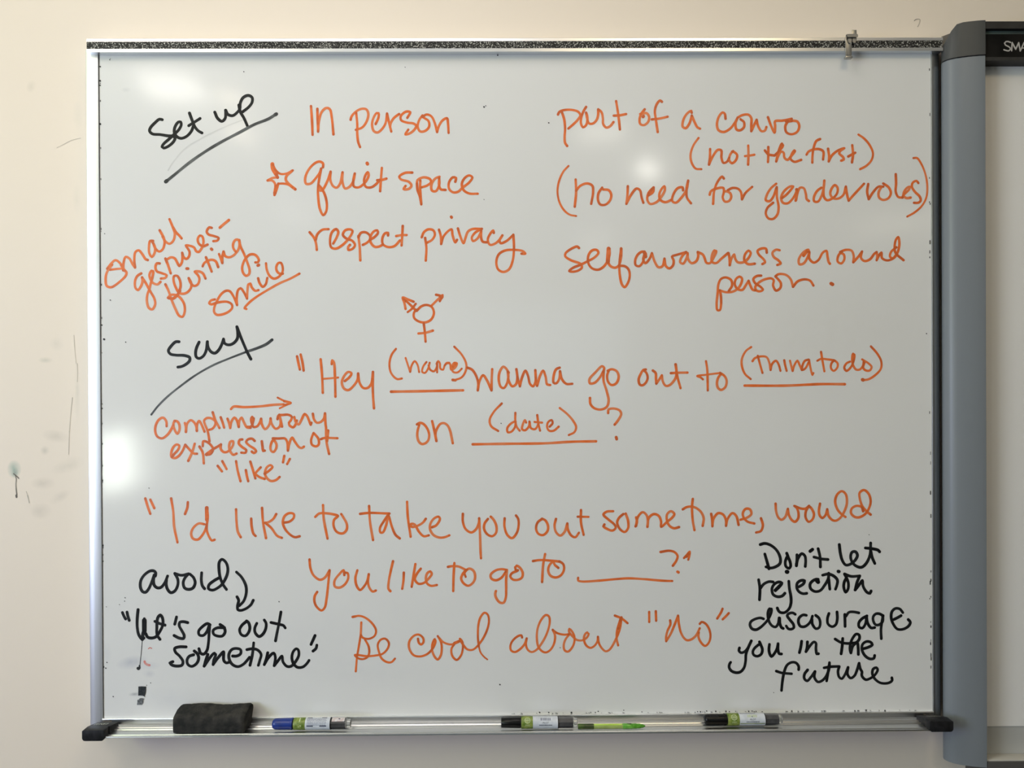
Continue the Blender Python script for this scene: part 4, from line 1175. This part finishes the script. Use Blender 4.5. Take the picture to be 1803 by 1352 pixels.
# pieces of tape on the board
def patch(name, pts, m, lab, cat, y=-0.0009, layers=1):
    n = len(pts)
    V = [P(a, b, y) for a, b in pts] + [P(a, b, -0.0002) for a, b in pts]
    F = [tuple(range(n)), tuple(range(2*n-1, n-1, -1))] + [(i, (i+1)%n, n+(i+1)%n, n+i) for i in range(n)]
    o = mesh(name, V, F, m, None); o['label'] = lab; o['category'] = cat; return o
M_tape = mat('black_magnetic_tape', (0.018,0.024,0.028), 0.7); noise_color(M_tape, (0.010,0.014,0.018),(0.05,0.055,0.06), 420, lo=0.4, hi=0.8)
M_tape2 = mat('torn_grey_tape', (0.12,0.13,0.135), 0.7); noise_color(M_tape2, (0.09,0.10,0.105),(0.18,0.19,0.20), 300)
patch('tape_piece', [(243.6,1208.5),(249,1208.2),(257,1208.6),(256.8,1217),(255.8,1222),(254.5,1224.5),(255.5,1227),(253,1225.4),(251,1224.8),(247,1224.4),(243.2,1224.6),(243.5,1216)], M_tape, 'small black square of tape on the whiteboard, directly above the torn grey scrap', 'tape')
patch('tape_piece', [(241.8,1232),(244,1231.5),(246,1229.5),(249,1228.8),(254,1230),(252,1232),(252,1237),(250,1240.5),(245,1240.6),(241.2,1241),(241.8,1236)], M_tape2, 'torn grey tape scrap just below the black square on the whiteboard', 'tape')

# ---------------------------------------------------------------- map hook on the rail
hook = empty('map_hook', P(1497, 75, -0.02), 'grey metal map hook clipped over the top rail of the whiteboard', 'hook')
yh = YR-0.0045
def hook_box(nm, p0, p1, ya, yb, bev=0.0005):
    a = P(p0[0], p0[1], ya); b = P(p1[0], p1[1], ya)
    return box(nm, (a.x, ya, a.z), (b.x, yb, b.z), M_hook, hook, bevel=bev)
hook_box('strap', (1489.5, 66), (1500, 97.5), yh, yh+0.0035)
hook_box('strap_rib', (1489.0, 64), (1491.6, 99), yh-0.0015, yh+0.001, 0.0004)
hook_box('foot', (1489, 98.2), (1501.5, 101.8), yh-0.004, yh+0.004, 0.0006)
hook_box('back_plate', (1500, 52.5), (1508.5, 70), YR-0.0015, YR-0.0003, 0.0003)
# rolled loop
a = P(1490, 68, yh); b = P(1508, 68, yh)
prf = []
R0 = 0.0052; cy, cz = YR-0.0058, P(1498, 67.5, yh).z
for k in range(13):
    t = math.radians(-60 + 20*k); prf.append((cy + R0*math.cos(t), cz + R0*1.35*math.sin(t)))
for k in reversed(range(13)):
    t = math.radians(-60 + 20*k); prf.append((cy + (R0-0.0013)*math.cos(t), cz + (R0*1.35-0.0013)*math.sin(t)))
prism('rolled_loop', prf, 'x', a.x, b.x, M_hook, hook, smooth=True)
for (pa, pb) in ((1492.5, 1499.5), (1500.5, 1507)):
    c0 = P((pa+pb)/2, 70.5, yh-0.0015); w = (pb-pa)/2*0.00100
    V=[]; n=14
    for y in (yh-0.0028, yh-0.0010):
        for k in range(n):
            t = 2*math.pi*k/n; V.append((c0.x + w*math.cos(t), y, c0.z + 0.0058*math.sin(t)*(1.0 if math.sin(t) < 0 else 0.8)))
    mesh('loop_tongue', V, [tuple(range(n)), tuple(range(2*n-1, n-1, -1))] + [(i, (i+1)%n, n+(i+1)%n, n+i) for i in range(n)], M_hook, hook, smooth=True)

# ---------------------------------------------------------------- interactive board at the right
ib = empty('interactive_board', (X(1736, 0), 0, 0.85), 'wall-mounted interactive board with blue-grey post and black header, right of the whiteboard', 'interactive board')
y_l, y_r = 0.0, -0.0405
edge = [(1660.3,0.020),(1660.3,0.0),(1660.8,-0.0045),(1662.5,-0.0090),(1666,-0.0140),(1671,-0.0190),(1678,-0.0240),(1687,-0.0285),(1698,-0.0325),(1711,-0.0360),(1724,-0.0388),(1735.6,-0.0405)]
def edge_x(scale=0.0): return [(X(px-1.7*max(0.0, 1-(px-1660.3)/40), y, 676), y-scale) for (px, y) in edge]
zp_b = Z(1332.5, 0.0, 1661); zp_s = Z(112.2, 0.0, 1661); zc_t = Z(52.5, 0.0, 1661)
xr_post = X(1736.3, y_r, 676)
prism('left_post', edge_x() + [(xr_post, y_r), (xr_post, YW-0.001), (X(1662, YW), YW-0.001)], 'z', zp_b, zp_s-0.0022, M_post, ib, smooth=True)
e2 = edge_x(0.0006)
prism('post_seam', [(x+0.0008, y+0.002) for x, y in edge_x()[1:]] + [(xr_post-0.0002, YW-0.001), (X(1663, YW), YW-0.001)], 'z', zp_s-0.0022, zp_s, M_gap, ib)
top = lambda q: zc_t - 0.0
# corner cap, its upper left edge rounded
def corner_cap():
    pts = e2 + [(xr_post+0.0002, y_r-0.0006), (xr_post+0.0002, YW-0.001), (X(1662, YW), YW-0.001)]
    n = len(pts); V = []
    for z in (zp_s,): V += [(x, y, z) for x, y in pts]
    xr_ = xr_post
    def ztop(x, d=0.0):
        t = max(0.0, 1-(x-e2[0][0])/0.006)
        return zc_t - 0.0008 - 0.0030*t*t - d
    V += [(x, y, ztop(x, 0.001)) for x, y in pts]
    V += [(x + (0.0008 if i < 4 else 0), y+0.0010 if y < 0.01 else y, ztop(x)) for i, (x, y) in enumerate(pts)]
    F = [tuple(range(n))]
    for r in range(2): F += [(r*n+i, r*n+(i+1)%n, (r+1)*n+(i+1)%n, (r+1)*n+i) for i in range(n)]
    F += [tuple(range(3*n-1, 2*n-1, -1))]
    return mesh('corner_cap', V, F, M_postcap, ib, smooth=True)
corner_cap()
XE = 2.45
yh_ = -0.0400
xh = xr_post + 0.0002
def hband(nm, pt, pb, yf, m, x0=xh, x1=XE, yb=YW-0.001, lab=None, bev=0.0):
    return box(nm, (x0, yf, Z(pt, yf, 1740)), (x1, yb, Z(pb, yf, 1740)), m, ib, bevel=bev, label=lab)
header = hband('header_bar', 37.6, 50.2, -0.0400, M_header, lab='dark grey top bar')
hband('header_groove', 50.2, 60.2, -0.0330, M_teal, lab='dark teal-grey groove')
hband('header_groove', 50.2, 53.0, -0.0360, M_black, lab='thin black strip painted as a shadow line')  # black strip stands in for the shade under the top bar
hb = hband('header_band', 60.2, 100.5, -0.0370, M_black, lab='black band with silver lettering')
hband('header_band', 100.5, 106.6, -0.0385, M_header, lab='dark brown-grey lower edge of the band')
LOGO = '''C 1740 55 22.54
W s|SMART
#2.5 880,440 790,408 700,415 650,470 680,545 780,595 870,660 880,720 820,775 720,765 625,735
#2.5 930,775 950,450
#2.5 950,450 1090,715
#2.5 1090,715 1210,455
#2.5 1210,455 1270,785
#2.5 1270,785 1425,450
#2.5 1425,450 1560,785
#2.0 1340,665 1500,665
#2.5 1640,785 1640,440
#2.5 1640,440 1740,440 1800,500 1800,560 1740,610 1640,610
#2.5 1700,610 1800,785
#2.5 1850,440 2100,440
#2.5 1975,440 1975,785'''
ribbons('lettering', parse(LOGO)[0][2], M_logo, ib, lambda x, y, k: Vector((P(x, y, -0.0374).x, -0.0374, P(x, y, -0.0374).z)), label='silver capital letters SMART')
ys_ = -0.012
box('screen', (xh, ys_, Z(1278.5, ys_, 1760)), (XE, YW-0.001, Z(101, -0.0385, 1740)), M_screen, ib, label='pale grey matt screen')
zl_ = Z(1327, -0.011, 1760)
box('lower_panel', (xh, ys_+0.0015, zl_-0.01), (XE, YW-0.001, Z(1278.5, ys_, 1760)), M_screen2, ib)
za_, zb2_ = Z(1336.5, -0.036, 1760), Z(1340, -0.038, 1760)
prism('tray_ledge', [(ys_+0.001, zl_), (-0.036, za_), (-0.0378, za_-0.0012), (-0.038, zb2_), (ys_+0.001, zb2_)], 'x', xh, XE, M_ledge, ib, smooth=True, label='pale ledge of the pen tray')
box('pen_tray', (xh+0.0015, -0.040, zb2_-0.06), (XE, YW-0.001, zb2_-0.0002), M_traygrey, ib, bevel=0.0015)
# right post, outside the photograph's frame
prism('right_post', [(XE, y_r), (XE+0.05, -0.033), (XE+0.078, 0.0), (XE+0.078, YW-0.001), (XE, YW-0.001)], 'z', zp_b, zc_t, M_post, ib, smooth=True)

# ---------------------------------------------------------------- things in the tray
FL = ZB-0.0098     # top of the tray ribs
def front_x(px, y, py): return X(px, y, py)
# eraser
FLE = ZB-0.0086
er = empty('eraser', (X(370, -0.03, 1280), -0.028, FLE), 'charcoal felt board eraser lying in the tray of the whiteboard', 'eraser')
def eraser():
    prof = [(-0.0062, 0.0), (-0.0058, 0.030), (-0.0066, 0.0345), (-0.0095, 0.0372), (-0.0140, 0.0376), (-0.0260, 0.0352), (-0.0400, 0.0305), (-0.0448, 0.0288), (-0.0472, 0.0258), (-0.0478, 0.0150), (-0.0470, 0.0030), (-0.0455, 0.0)]
    xa, xb = X(303.5, -0.047, 1270), X(429.5, -0.047, 1270)
    n = len(prof); V = []; secs = 34
    rr = random.Random(5)
    for j in range(secs+1):
        t = j/secs; x = xa + (xb-xa)*t
        e = min(t, 1-t)*(xb-xa); k = 1.0
        inset = 0.0
        if e < 0.004: inset = 0.0028*(1-e/0.004)
        for (y, z) in prof:
            yy = y; zz = z
            cy_, cz_ = -0.027, 0.017
            L = math.hypot(yy-cy_, zz-cz_)
            yy += (cy_-yy)/L*inset; zz += (cz_-zz)/L*inset*(1 if z > 0.001 else 0)
            # low bumps and the dip along the upper edge
            if z > 0.004:
                zz += 0.0009*math.sin(t*9+y*160) + rr.uniform(-0.00035, 0.00035) - (0.0012*math.exp(-((t-0.55)/0.18)**2) if z > 0.03 else 0)
                yy += rr.uniform(-0.0003, 0.0003)
            if t > 0.9 and y > -0.03: yy -= 0; 
            xx = x
            if z > 0.02 and y > -0.012: xx += (0.004*t)
            V.append((xx, yy, FLE+zz))
    F = [tuple(range(n)), tuple((secs+1)*n-1-i for i in range(n))]
    for j in range(secs):
        F += [(j*n+i, j*n+(i+1)%n, (j+1)*n+(i+1)%n, (j+1)*n+i) for i in range(n)]
    return mesh('felt_body', V, F, M_felt, er, smooth=True)
eraser()
mb = [(0.9, V2(s)) for s in ('345,1246 352,1249 360,1246 367,1250', '372,1247 380,1251 389,1247 397,1251', '356,1257 352,1268 349,1280', '402,1246 410,1249 418,1246')]

# markers
M_blue = mat('blue_cap_plastic', (0.012, 0.035, 0.22), 0.3); noise_color(M_blue, (0.010,0.030,0.19),(0.014,0.040,0.25), 60)
M_green = mat('green_label', (0.16, 0.22, 0.03), 0.35); noise_color(M_green, (0.10,0.17,0.02),(0.27,0.33,0.07), 150, lo=0.35, hi=0.65)
M_white = mat('white_label', (0.62, 0.66, 0.72), 0.35); noise_color(M_white, (0.58,0.62,0.68),(0.66,0.70,0.76), 100)
M_smoke = mat('smoky_barrel', (0.06, 0.06, 0.062), 0.2, coat=0.4); noise_color(M_smoke, (0.05,0.05,0.052),(0.075,0.075,0.078), 50)
M_clear = mat('clear_plastic', (0.88, 0.90, 0.88), 0.08, trans=0.85)
M_labelink = mat('label_print', (0.03, 0.04, 0.08), 0.5)
M_labelgrey = mat('label_small_print', (0.16, 0.18, 0.26), 0.5)
M_palegreen = mat('pale_green_print', (0.55, 0.64, 0.36), 0.5)
M_blackcap = mat('glossy_black_cap', (0.005, 0.005, 0.005), 0.25, spec=0.25); bump(M_blackcap, 100, 0.02, 0.0002)
M_sticker = mat('price_sticker', (0.66, 0.63, 0.63), 0.5); noise_color(M_sticker, (0.60,0.50,0.50),(0.70,0.69,0.69), 200)

def marker(name, lab, pxs, pyl, pyr, y, r, cap_m, kind):
    """pxs: cap start, cap end, green end, white end, smoke end, clear end (photograph pixels)"""
    A = P(pxs[0], pyl, y); B = P(pxs[-1], pyr, y)
    A.z = B.z = FL + r
    if kind == 2: B.z = FL + r - 0.0008
    ax = (B-A).normalized(); Ltot = (B-A).length
    S = [(p-pxs[0])/(pxs[-1]-pxs[0])*Ltot for p in pxs]
    root = empty(name, (A+B)/2 - Vector((0,0,r)), lab, 'marker pen', 'whiteboard markers in the tray')
    u = ax.cross(Vector((0,0,1))).normalized(); w = u.cross(ax).normalized()   # w up, u horizontal
    if u.y > 0: u = -u     # u towards the viewer
    rc = r*0.90
    c1 = S[1]
    if kind == 2:
        capp = [(0, rc*0.86), (0.0006, rc*0.92), (c1*0.93, rc), (c1, rc*1.0)]
        seg = 10
    else:
        capp = [(0, rc*0.35), (0.0004, rc*0.62), (0.0016, rc*0.82), (0.0038, rc*0.95), (0.007, rc), (c1-0.004, rc*1.02), (c1-0.0035, rc*1.09), (c1-0.0008, rc*1.09), (c1, rc*1.0)]
        seg = 32
    lathe('cap', capp, A, ax, cap_m, root, seg=seg)
    lathe('neck', [(c1, rc*0.93), (c1+0.0022, rc*0.93)], A, ax, M_cap, root)
    lathe('green_sleeve', [(c1+0.0018, r*0.97), (c1+0.0026, r), (S[2], r)], A, ax, M_green, root)
    lathe('white_sleeve', [(S[2], r), (S[3]-0.0002, r)], A, ax, M_white, root)
    lathe('band', [(S[3]-0.0002, r*1.0), (S[3]+0.0012, r*0.97)], A, ax, M_cap, root)
    lathe('rear_barrel', [(S[3]+0.0010, r*0.90), (S[4], r*0.88)], A, ax, M_smoke, root, seg=8)
    lathe('end_plug', [(S[4]-0.0002, r*0.86), (S[4]+0.0012, r*0.86), (S[4]+0.0016, r*0.72), (S[5]-0.0006, r*0.70), (S[5], r*0.62)], A, ax, M_clear, root, seg=24)
    def cyl(s, a, rr):   # s along axis, a degrees: 0 = towards the viewer, 90 = up
        t = math.radians(a); return A + ax*s + u*(rr*math.cos(t)) + w*(rr*math.sin(t))
    def quads(nm, rects, m, lab2=None, rr=r+0.00012):
        V=[]; F=[]
        for (s0, s1, a0, a1) in rects:
            n = max(1, int(abs(a1-a0)/8))
            for k in range(n):
                b0 = a0+(a1-a0)*k/n; b1 = a0+(a1-a0)*(k+1)/n; i = len(V)
                V += [cyl(s0,b0,rr), cyl(s1,b0,rr), cyl(s1,b1,rr), cyl(s0,b1,rr)]; F.append((i,i+1,i+2,i+3))
        return mesh(nm, V, F, m, root, label=lab2)
    def word(nm, txt, s, a, h, m, lab2, shear=0.0):
        cu = bpy.data.curves.new('t', 'FONT'); cu.body = txt; cu.size = h; cu.align_x = 'CENTER'; cu.shear = shear
        to = bpy.data.objects.new('t', cu); COL.objects.link(to)
        dg = bpy.context.evaluated_depsgraph_get(); me = bpy.data.meshes.new_from_object(to.evaluated_get(dg))
        bpy.data.objects.remove(to); bpy.data.curves.remove(cu)
        for v in me.vertices:
            q = cyl(s+v.co.x, a+math.degrees(v.co.y/r), r+0.00015); v.co = q
        me.name = nm
        return link(nm, me, m, root, label=lab2)
    g0, g1 = S[1]+0.003, S[2]
    gm = (g0+g1)/2
    view = 38       # the side that faces the camera
    if kind == 1:
        quads('label_print', [(gm-0.0008, gm+0.0012, view+2, view+48), (gm-0.002, gm-0.0006, view-50, view-38), (gm+0.001, gm+0.003, view-42, view-30)], M_palegreen)
        rows = [(S[2]+0.0030, S[2]+0.0028+0.009, view+44, view+56), (S[3]-0.0150, S[3]-0.0060, view+44, view+56), (S[2]+0.0030, S[2]+0.0145, view-44, view-34), (S[3]-0.0180, S[3]-0.0060, view-44, view-34)]
        quads('label_print', rows, M_labelink, 'black bars on the white label')
        rq = random.Random(11); rws = []
        for k in range(7):
            a = view+36-k*10.5; s = S[2]+0.0032
            while s < S[3]-0.007:
                l = rq.uniform(0.0006, 0.0024); rws.append((s, min(s+l, S[3]-0.006), a, a-4.5)); s += l+rq.uniform(0.0003, 0.0007)
        quads('label_print', rws, M_labelgrey, 'lines of tiny print')
        quads('sticker', [(S[3]+0.0030, S[4]-0.0016, view+2, view+60)], M_sticker, 'small white price sticker', rr=r*0.90+0.0006)
        quads('label_print', [(S[3]+0.0145, S[3]+0.0175, view+26, view+36)], M_labelink, rr=r*0.90+0.0008)
    else:
        # round grid emblem on the green sleeve
        V=[]; F=[]; n=20; R1=0.0052; a0 = view+4
        e_ = 0.00015
        def pt(dx, dz): return cyl(gm+dx, a0+math.degrees(dz/r), r+e_)
        for k in range(n):
            t0, t1 = 2*math.pi*k/n, 2*math.pi*(k+1)/n; i=len(V)
            V += [pt(R1*math.cos(t0),R1*math.sin(t0)), pt(R1*math.cos(t1),R1*math.sin(t1)), pt((R1-0.0009)*math.cos(t1),(R1-0.0009)*math.sin(t1)), pt((R1-0.0009)*math.cos(t0),(R1-0.0009)*math.sin(t0))]; F.append((i,i+1,i+2,i+3))
        def bar(x0,z0,x1,z1,h=0.00035):
            d = math.hypot(x1-x0,z1-z0); nx,nz = -(z1-z0)/d*h,(x1-x0)/d*h
            for q in range(5):
                xa,za = x0+(x1-x0)*q/5, z0+(z1-z0)*q/5; xb,zb = x0+(x1-x0)*(q+1)/5, z0+(z1-z0)*(q+1)/5; i=len(V)
                V.extend([pt(xa+nx,za+nz),pt(xb+nx,zb+nz),pt(xb-nx,zb-nz),pt(xa-nx,za-nz)]); F.append((i,i+1,i+2,i+3))
        bar(-0.0042,0.0001,0.0042,0.0001)
        e_ = 0.00022
        bar(0.0001,-0.0042,0,0.0042)
        bar(-0.0022,-0.0035,-0.0022,0.0035); bar(0.0022,-0.0035,0.0022,0.0035)
        mesh('emblem', V, F, M_palegreen, root, label='pale round grid emblem')
        quads('label_print', [(gm-0.004, gm+0.004, view-40, view-36), (gm-0.0046, gm+0.0046, view-50, view-47)], M_palegreen)
        wc = (S[2]+S[3])/2
        rq = random.Random(4 + kind); bars = []; s = wc-0.0085
        bm_ = M_labelgrey if kind == 2 else M_palegreen
        while s < wc+0.0085:
            l = rq.choice((0.0004,0.0007,0.0011)); bars.append((s, s+l, view+2, view+30)); s += l + rq.choice((0.0004,0.0006,0.0009))
        quads('label_print', bars, bm_, 'printed bar pattern')
        word('label_print', 'PILOT', wc, view-26, 0.0040, M_labelink, 'dark capital letters PILOT', 0.2)
        rws=[]; s = wc-0.011
        while s < wc+0.012:
            l = rq.uniform(0.0006,0.0018); rws.append((s,s+l,view-36,view-45)); s += l+0.0005
        quads('label_print', rws, M_labelink, 'line of tiny print')
        if kind == 3:
            quads('label_print', [(S[2]+0.002, S[3]-0.016, view+44, view+52), (wc-0.0015, wc+0.001, view+4, view+14)], M_labelgrey)
            quads('label_print', [(S[2]+0.001, S[3]-0.001, view-62, view-54)], M_green)
            quads('cap_clip', [(c1*0.22, c1*0.62, view+2, view+30)], M_cap, 'dull black panel on the cap', rr=rc+0.0006)
    return root
marker('marker', 'fat marker with blue cap and green-and-white label, right of the eraser',
       (480, 516.5, 539, 582.5, 609.5, 618), 1279, 1275, -0.0315, 0.0103, M_blue, 1)
marker('marker', 'fat marker with square-ended black cap, touching the thin green pen in the tray',
       (882.5, 916, 938, 982, 1009, 1016.5), 1274, 1274, -0.0340, 0.0103, M_blackcap, 2)
marker('marker', 'fat marker with rounded glossy black cap, rightmost in the tray',
       (1239.5, 1278, 1300, 1345, 1369.5, 1376.5), 1271, 1268, -0.0290, 0.0103, M_blackcap, 3)

# thin green pen
M_dkgreen = mat('dark_green_plastic', (0.045, 0.085, 0.018), 0.25); noise_color(M_dkgreen, (0.03,0.05,0.012),(0.06,0.12,0.02), 60)
M_lime = mat('lime_translucent_barrel', (0.30, 0.40, 0.10), 0.22, coat=0.5); noise_color(M_lime, (0.26,0.34,0.09),(0.34,0.45,0.12), 70)
M_limecore = mat('lime_ink_core', (0.50, 0.72, 0.10), 0.4); noise_color(M_limecore, (0.46,0.68,0.09),(0.54,0.76,0.14), 60)
M_brightgreen = mat('bright_green_plastic', (0.10, 0.36, 0.03), 0.22, coat=0.5); noise_color(M_brightgreen, (0.08,0.30,0.02),(0.14,0.44,0.05), 120)
pen_y, pr_ = -0.0385, 0.0048
A = P(1017.5, 1279.5, pen_y); B = P(1136, 1279.0, pen_y); A.z = B.z = FL + pr_ - 0.0008
ax = (B-A).normalized(); Lp = (B-A).length
pen = empty('pen', (A+B)/2, 'thin translucent green pen in the tray, right of the square-capped marker', 'pen')
q = lambda px: (px-1017.5)/(1136-1017.5)*Lp
lathe('pen_cap', [(0, pr_*0.85), (0.0006, pr_), (q(1045), pr_), (q(1045)+0.0004, pr_*0.9)], A, ax, M_dkgreen, pen, seg=20)
lathe('barrel', [(q(1045)+0.0004, pr_*0.93), (q(1096), pr_*0.93)], A, ax, M_lime, pen, seg=20)
lathe('ink_core', [(q(1046), pr_*0.34), (q(1095), pr_*0.34)], A + Vector((0, -0.0022, pr_*0.74)), ax, M_limecore, pen, seg=12)
lathe('grip', [(q(1096), pr_*0.93), (q(1097), pr_*1.0), (q(1112), pr_*1.0), (q(1113), pr_*0.95), (q(1120), pr_*0.95), (q(1121), pr_*0.9), (q(1127), pr_*0.86), (q(1128), pr_*0.72), (q(1132), pr_*0.62), (q(1134), pr_*0.40), (q(1136), pr_*0.22)], A, ax, M_brightgreen, pen, seg=20)
box('pen_clip', tuple(P(1104.5, 1274.2, pen_y-0.002)), tuple(P(1111.5, 1275.4, pen_y-0.002)+Vector((0,0.002,0))), M_dkgreen, pen)

# ---------------------------------------------------------------- added unseen ceiling lamps: large for fill, small for blobs in the enamel
M_fit = mat('added_lamp_housing', (0.8,0.8,0.78), 0.4); noise_color(M_fit, (0.78,0.78,0.76),(0.82,0.82,0.8), 30)
LAMP_WHERE = ['large, high above the left end of the whiteboard', 'large, high above the right half of the whiteboard', 'large, closest to the board wall',
    'mirrored beside the words Set up', 'small, mirrored under the word up', 'tiny, mirrored over the word up', 'mirrored under the words part of',
    'small, mirrored over the word need', 'deep in the room, mirrored over the word self', 'widest, near the right wall', 'deep in the room, near the left wall']
for li, (lx, ly, s, p, c) in enumerate(ADDED_LAMPS):
    h = s/2+0.02
    V = [(lx+a*h, ly+b*h, z) for z in (Z_CEIL-0.05, Z_CEIL) for (a,b) in ((-1,-1),(1,-1),(1,1),(-1,1))]
    o = mesh('added_ceiling_lamp', V, [(0,1,2,3),(4,7,6,5),(0,4,5,1),(1,5,6,2),(2,6,7,3),(3,7,4,0)], M_fit, None, bevel=0.004)
    o['label'] = 'added unseen square white ceiling lamp, %s' % LAMP_WHERE[li]
    o['category'] = 'ceiling lamp'; o['group'] = 'added ceiling lamps'
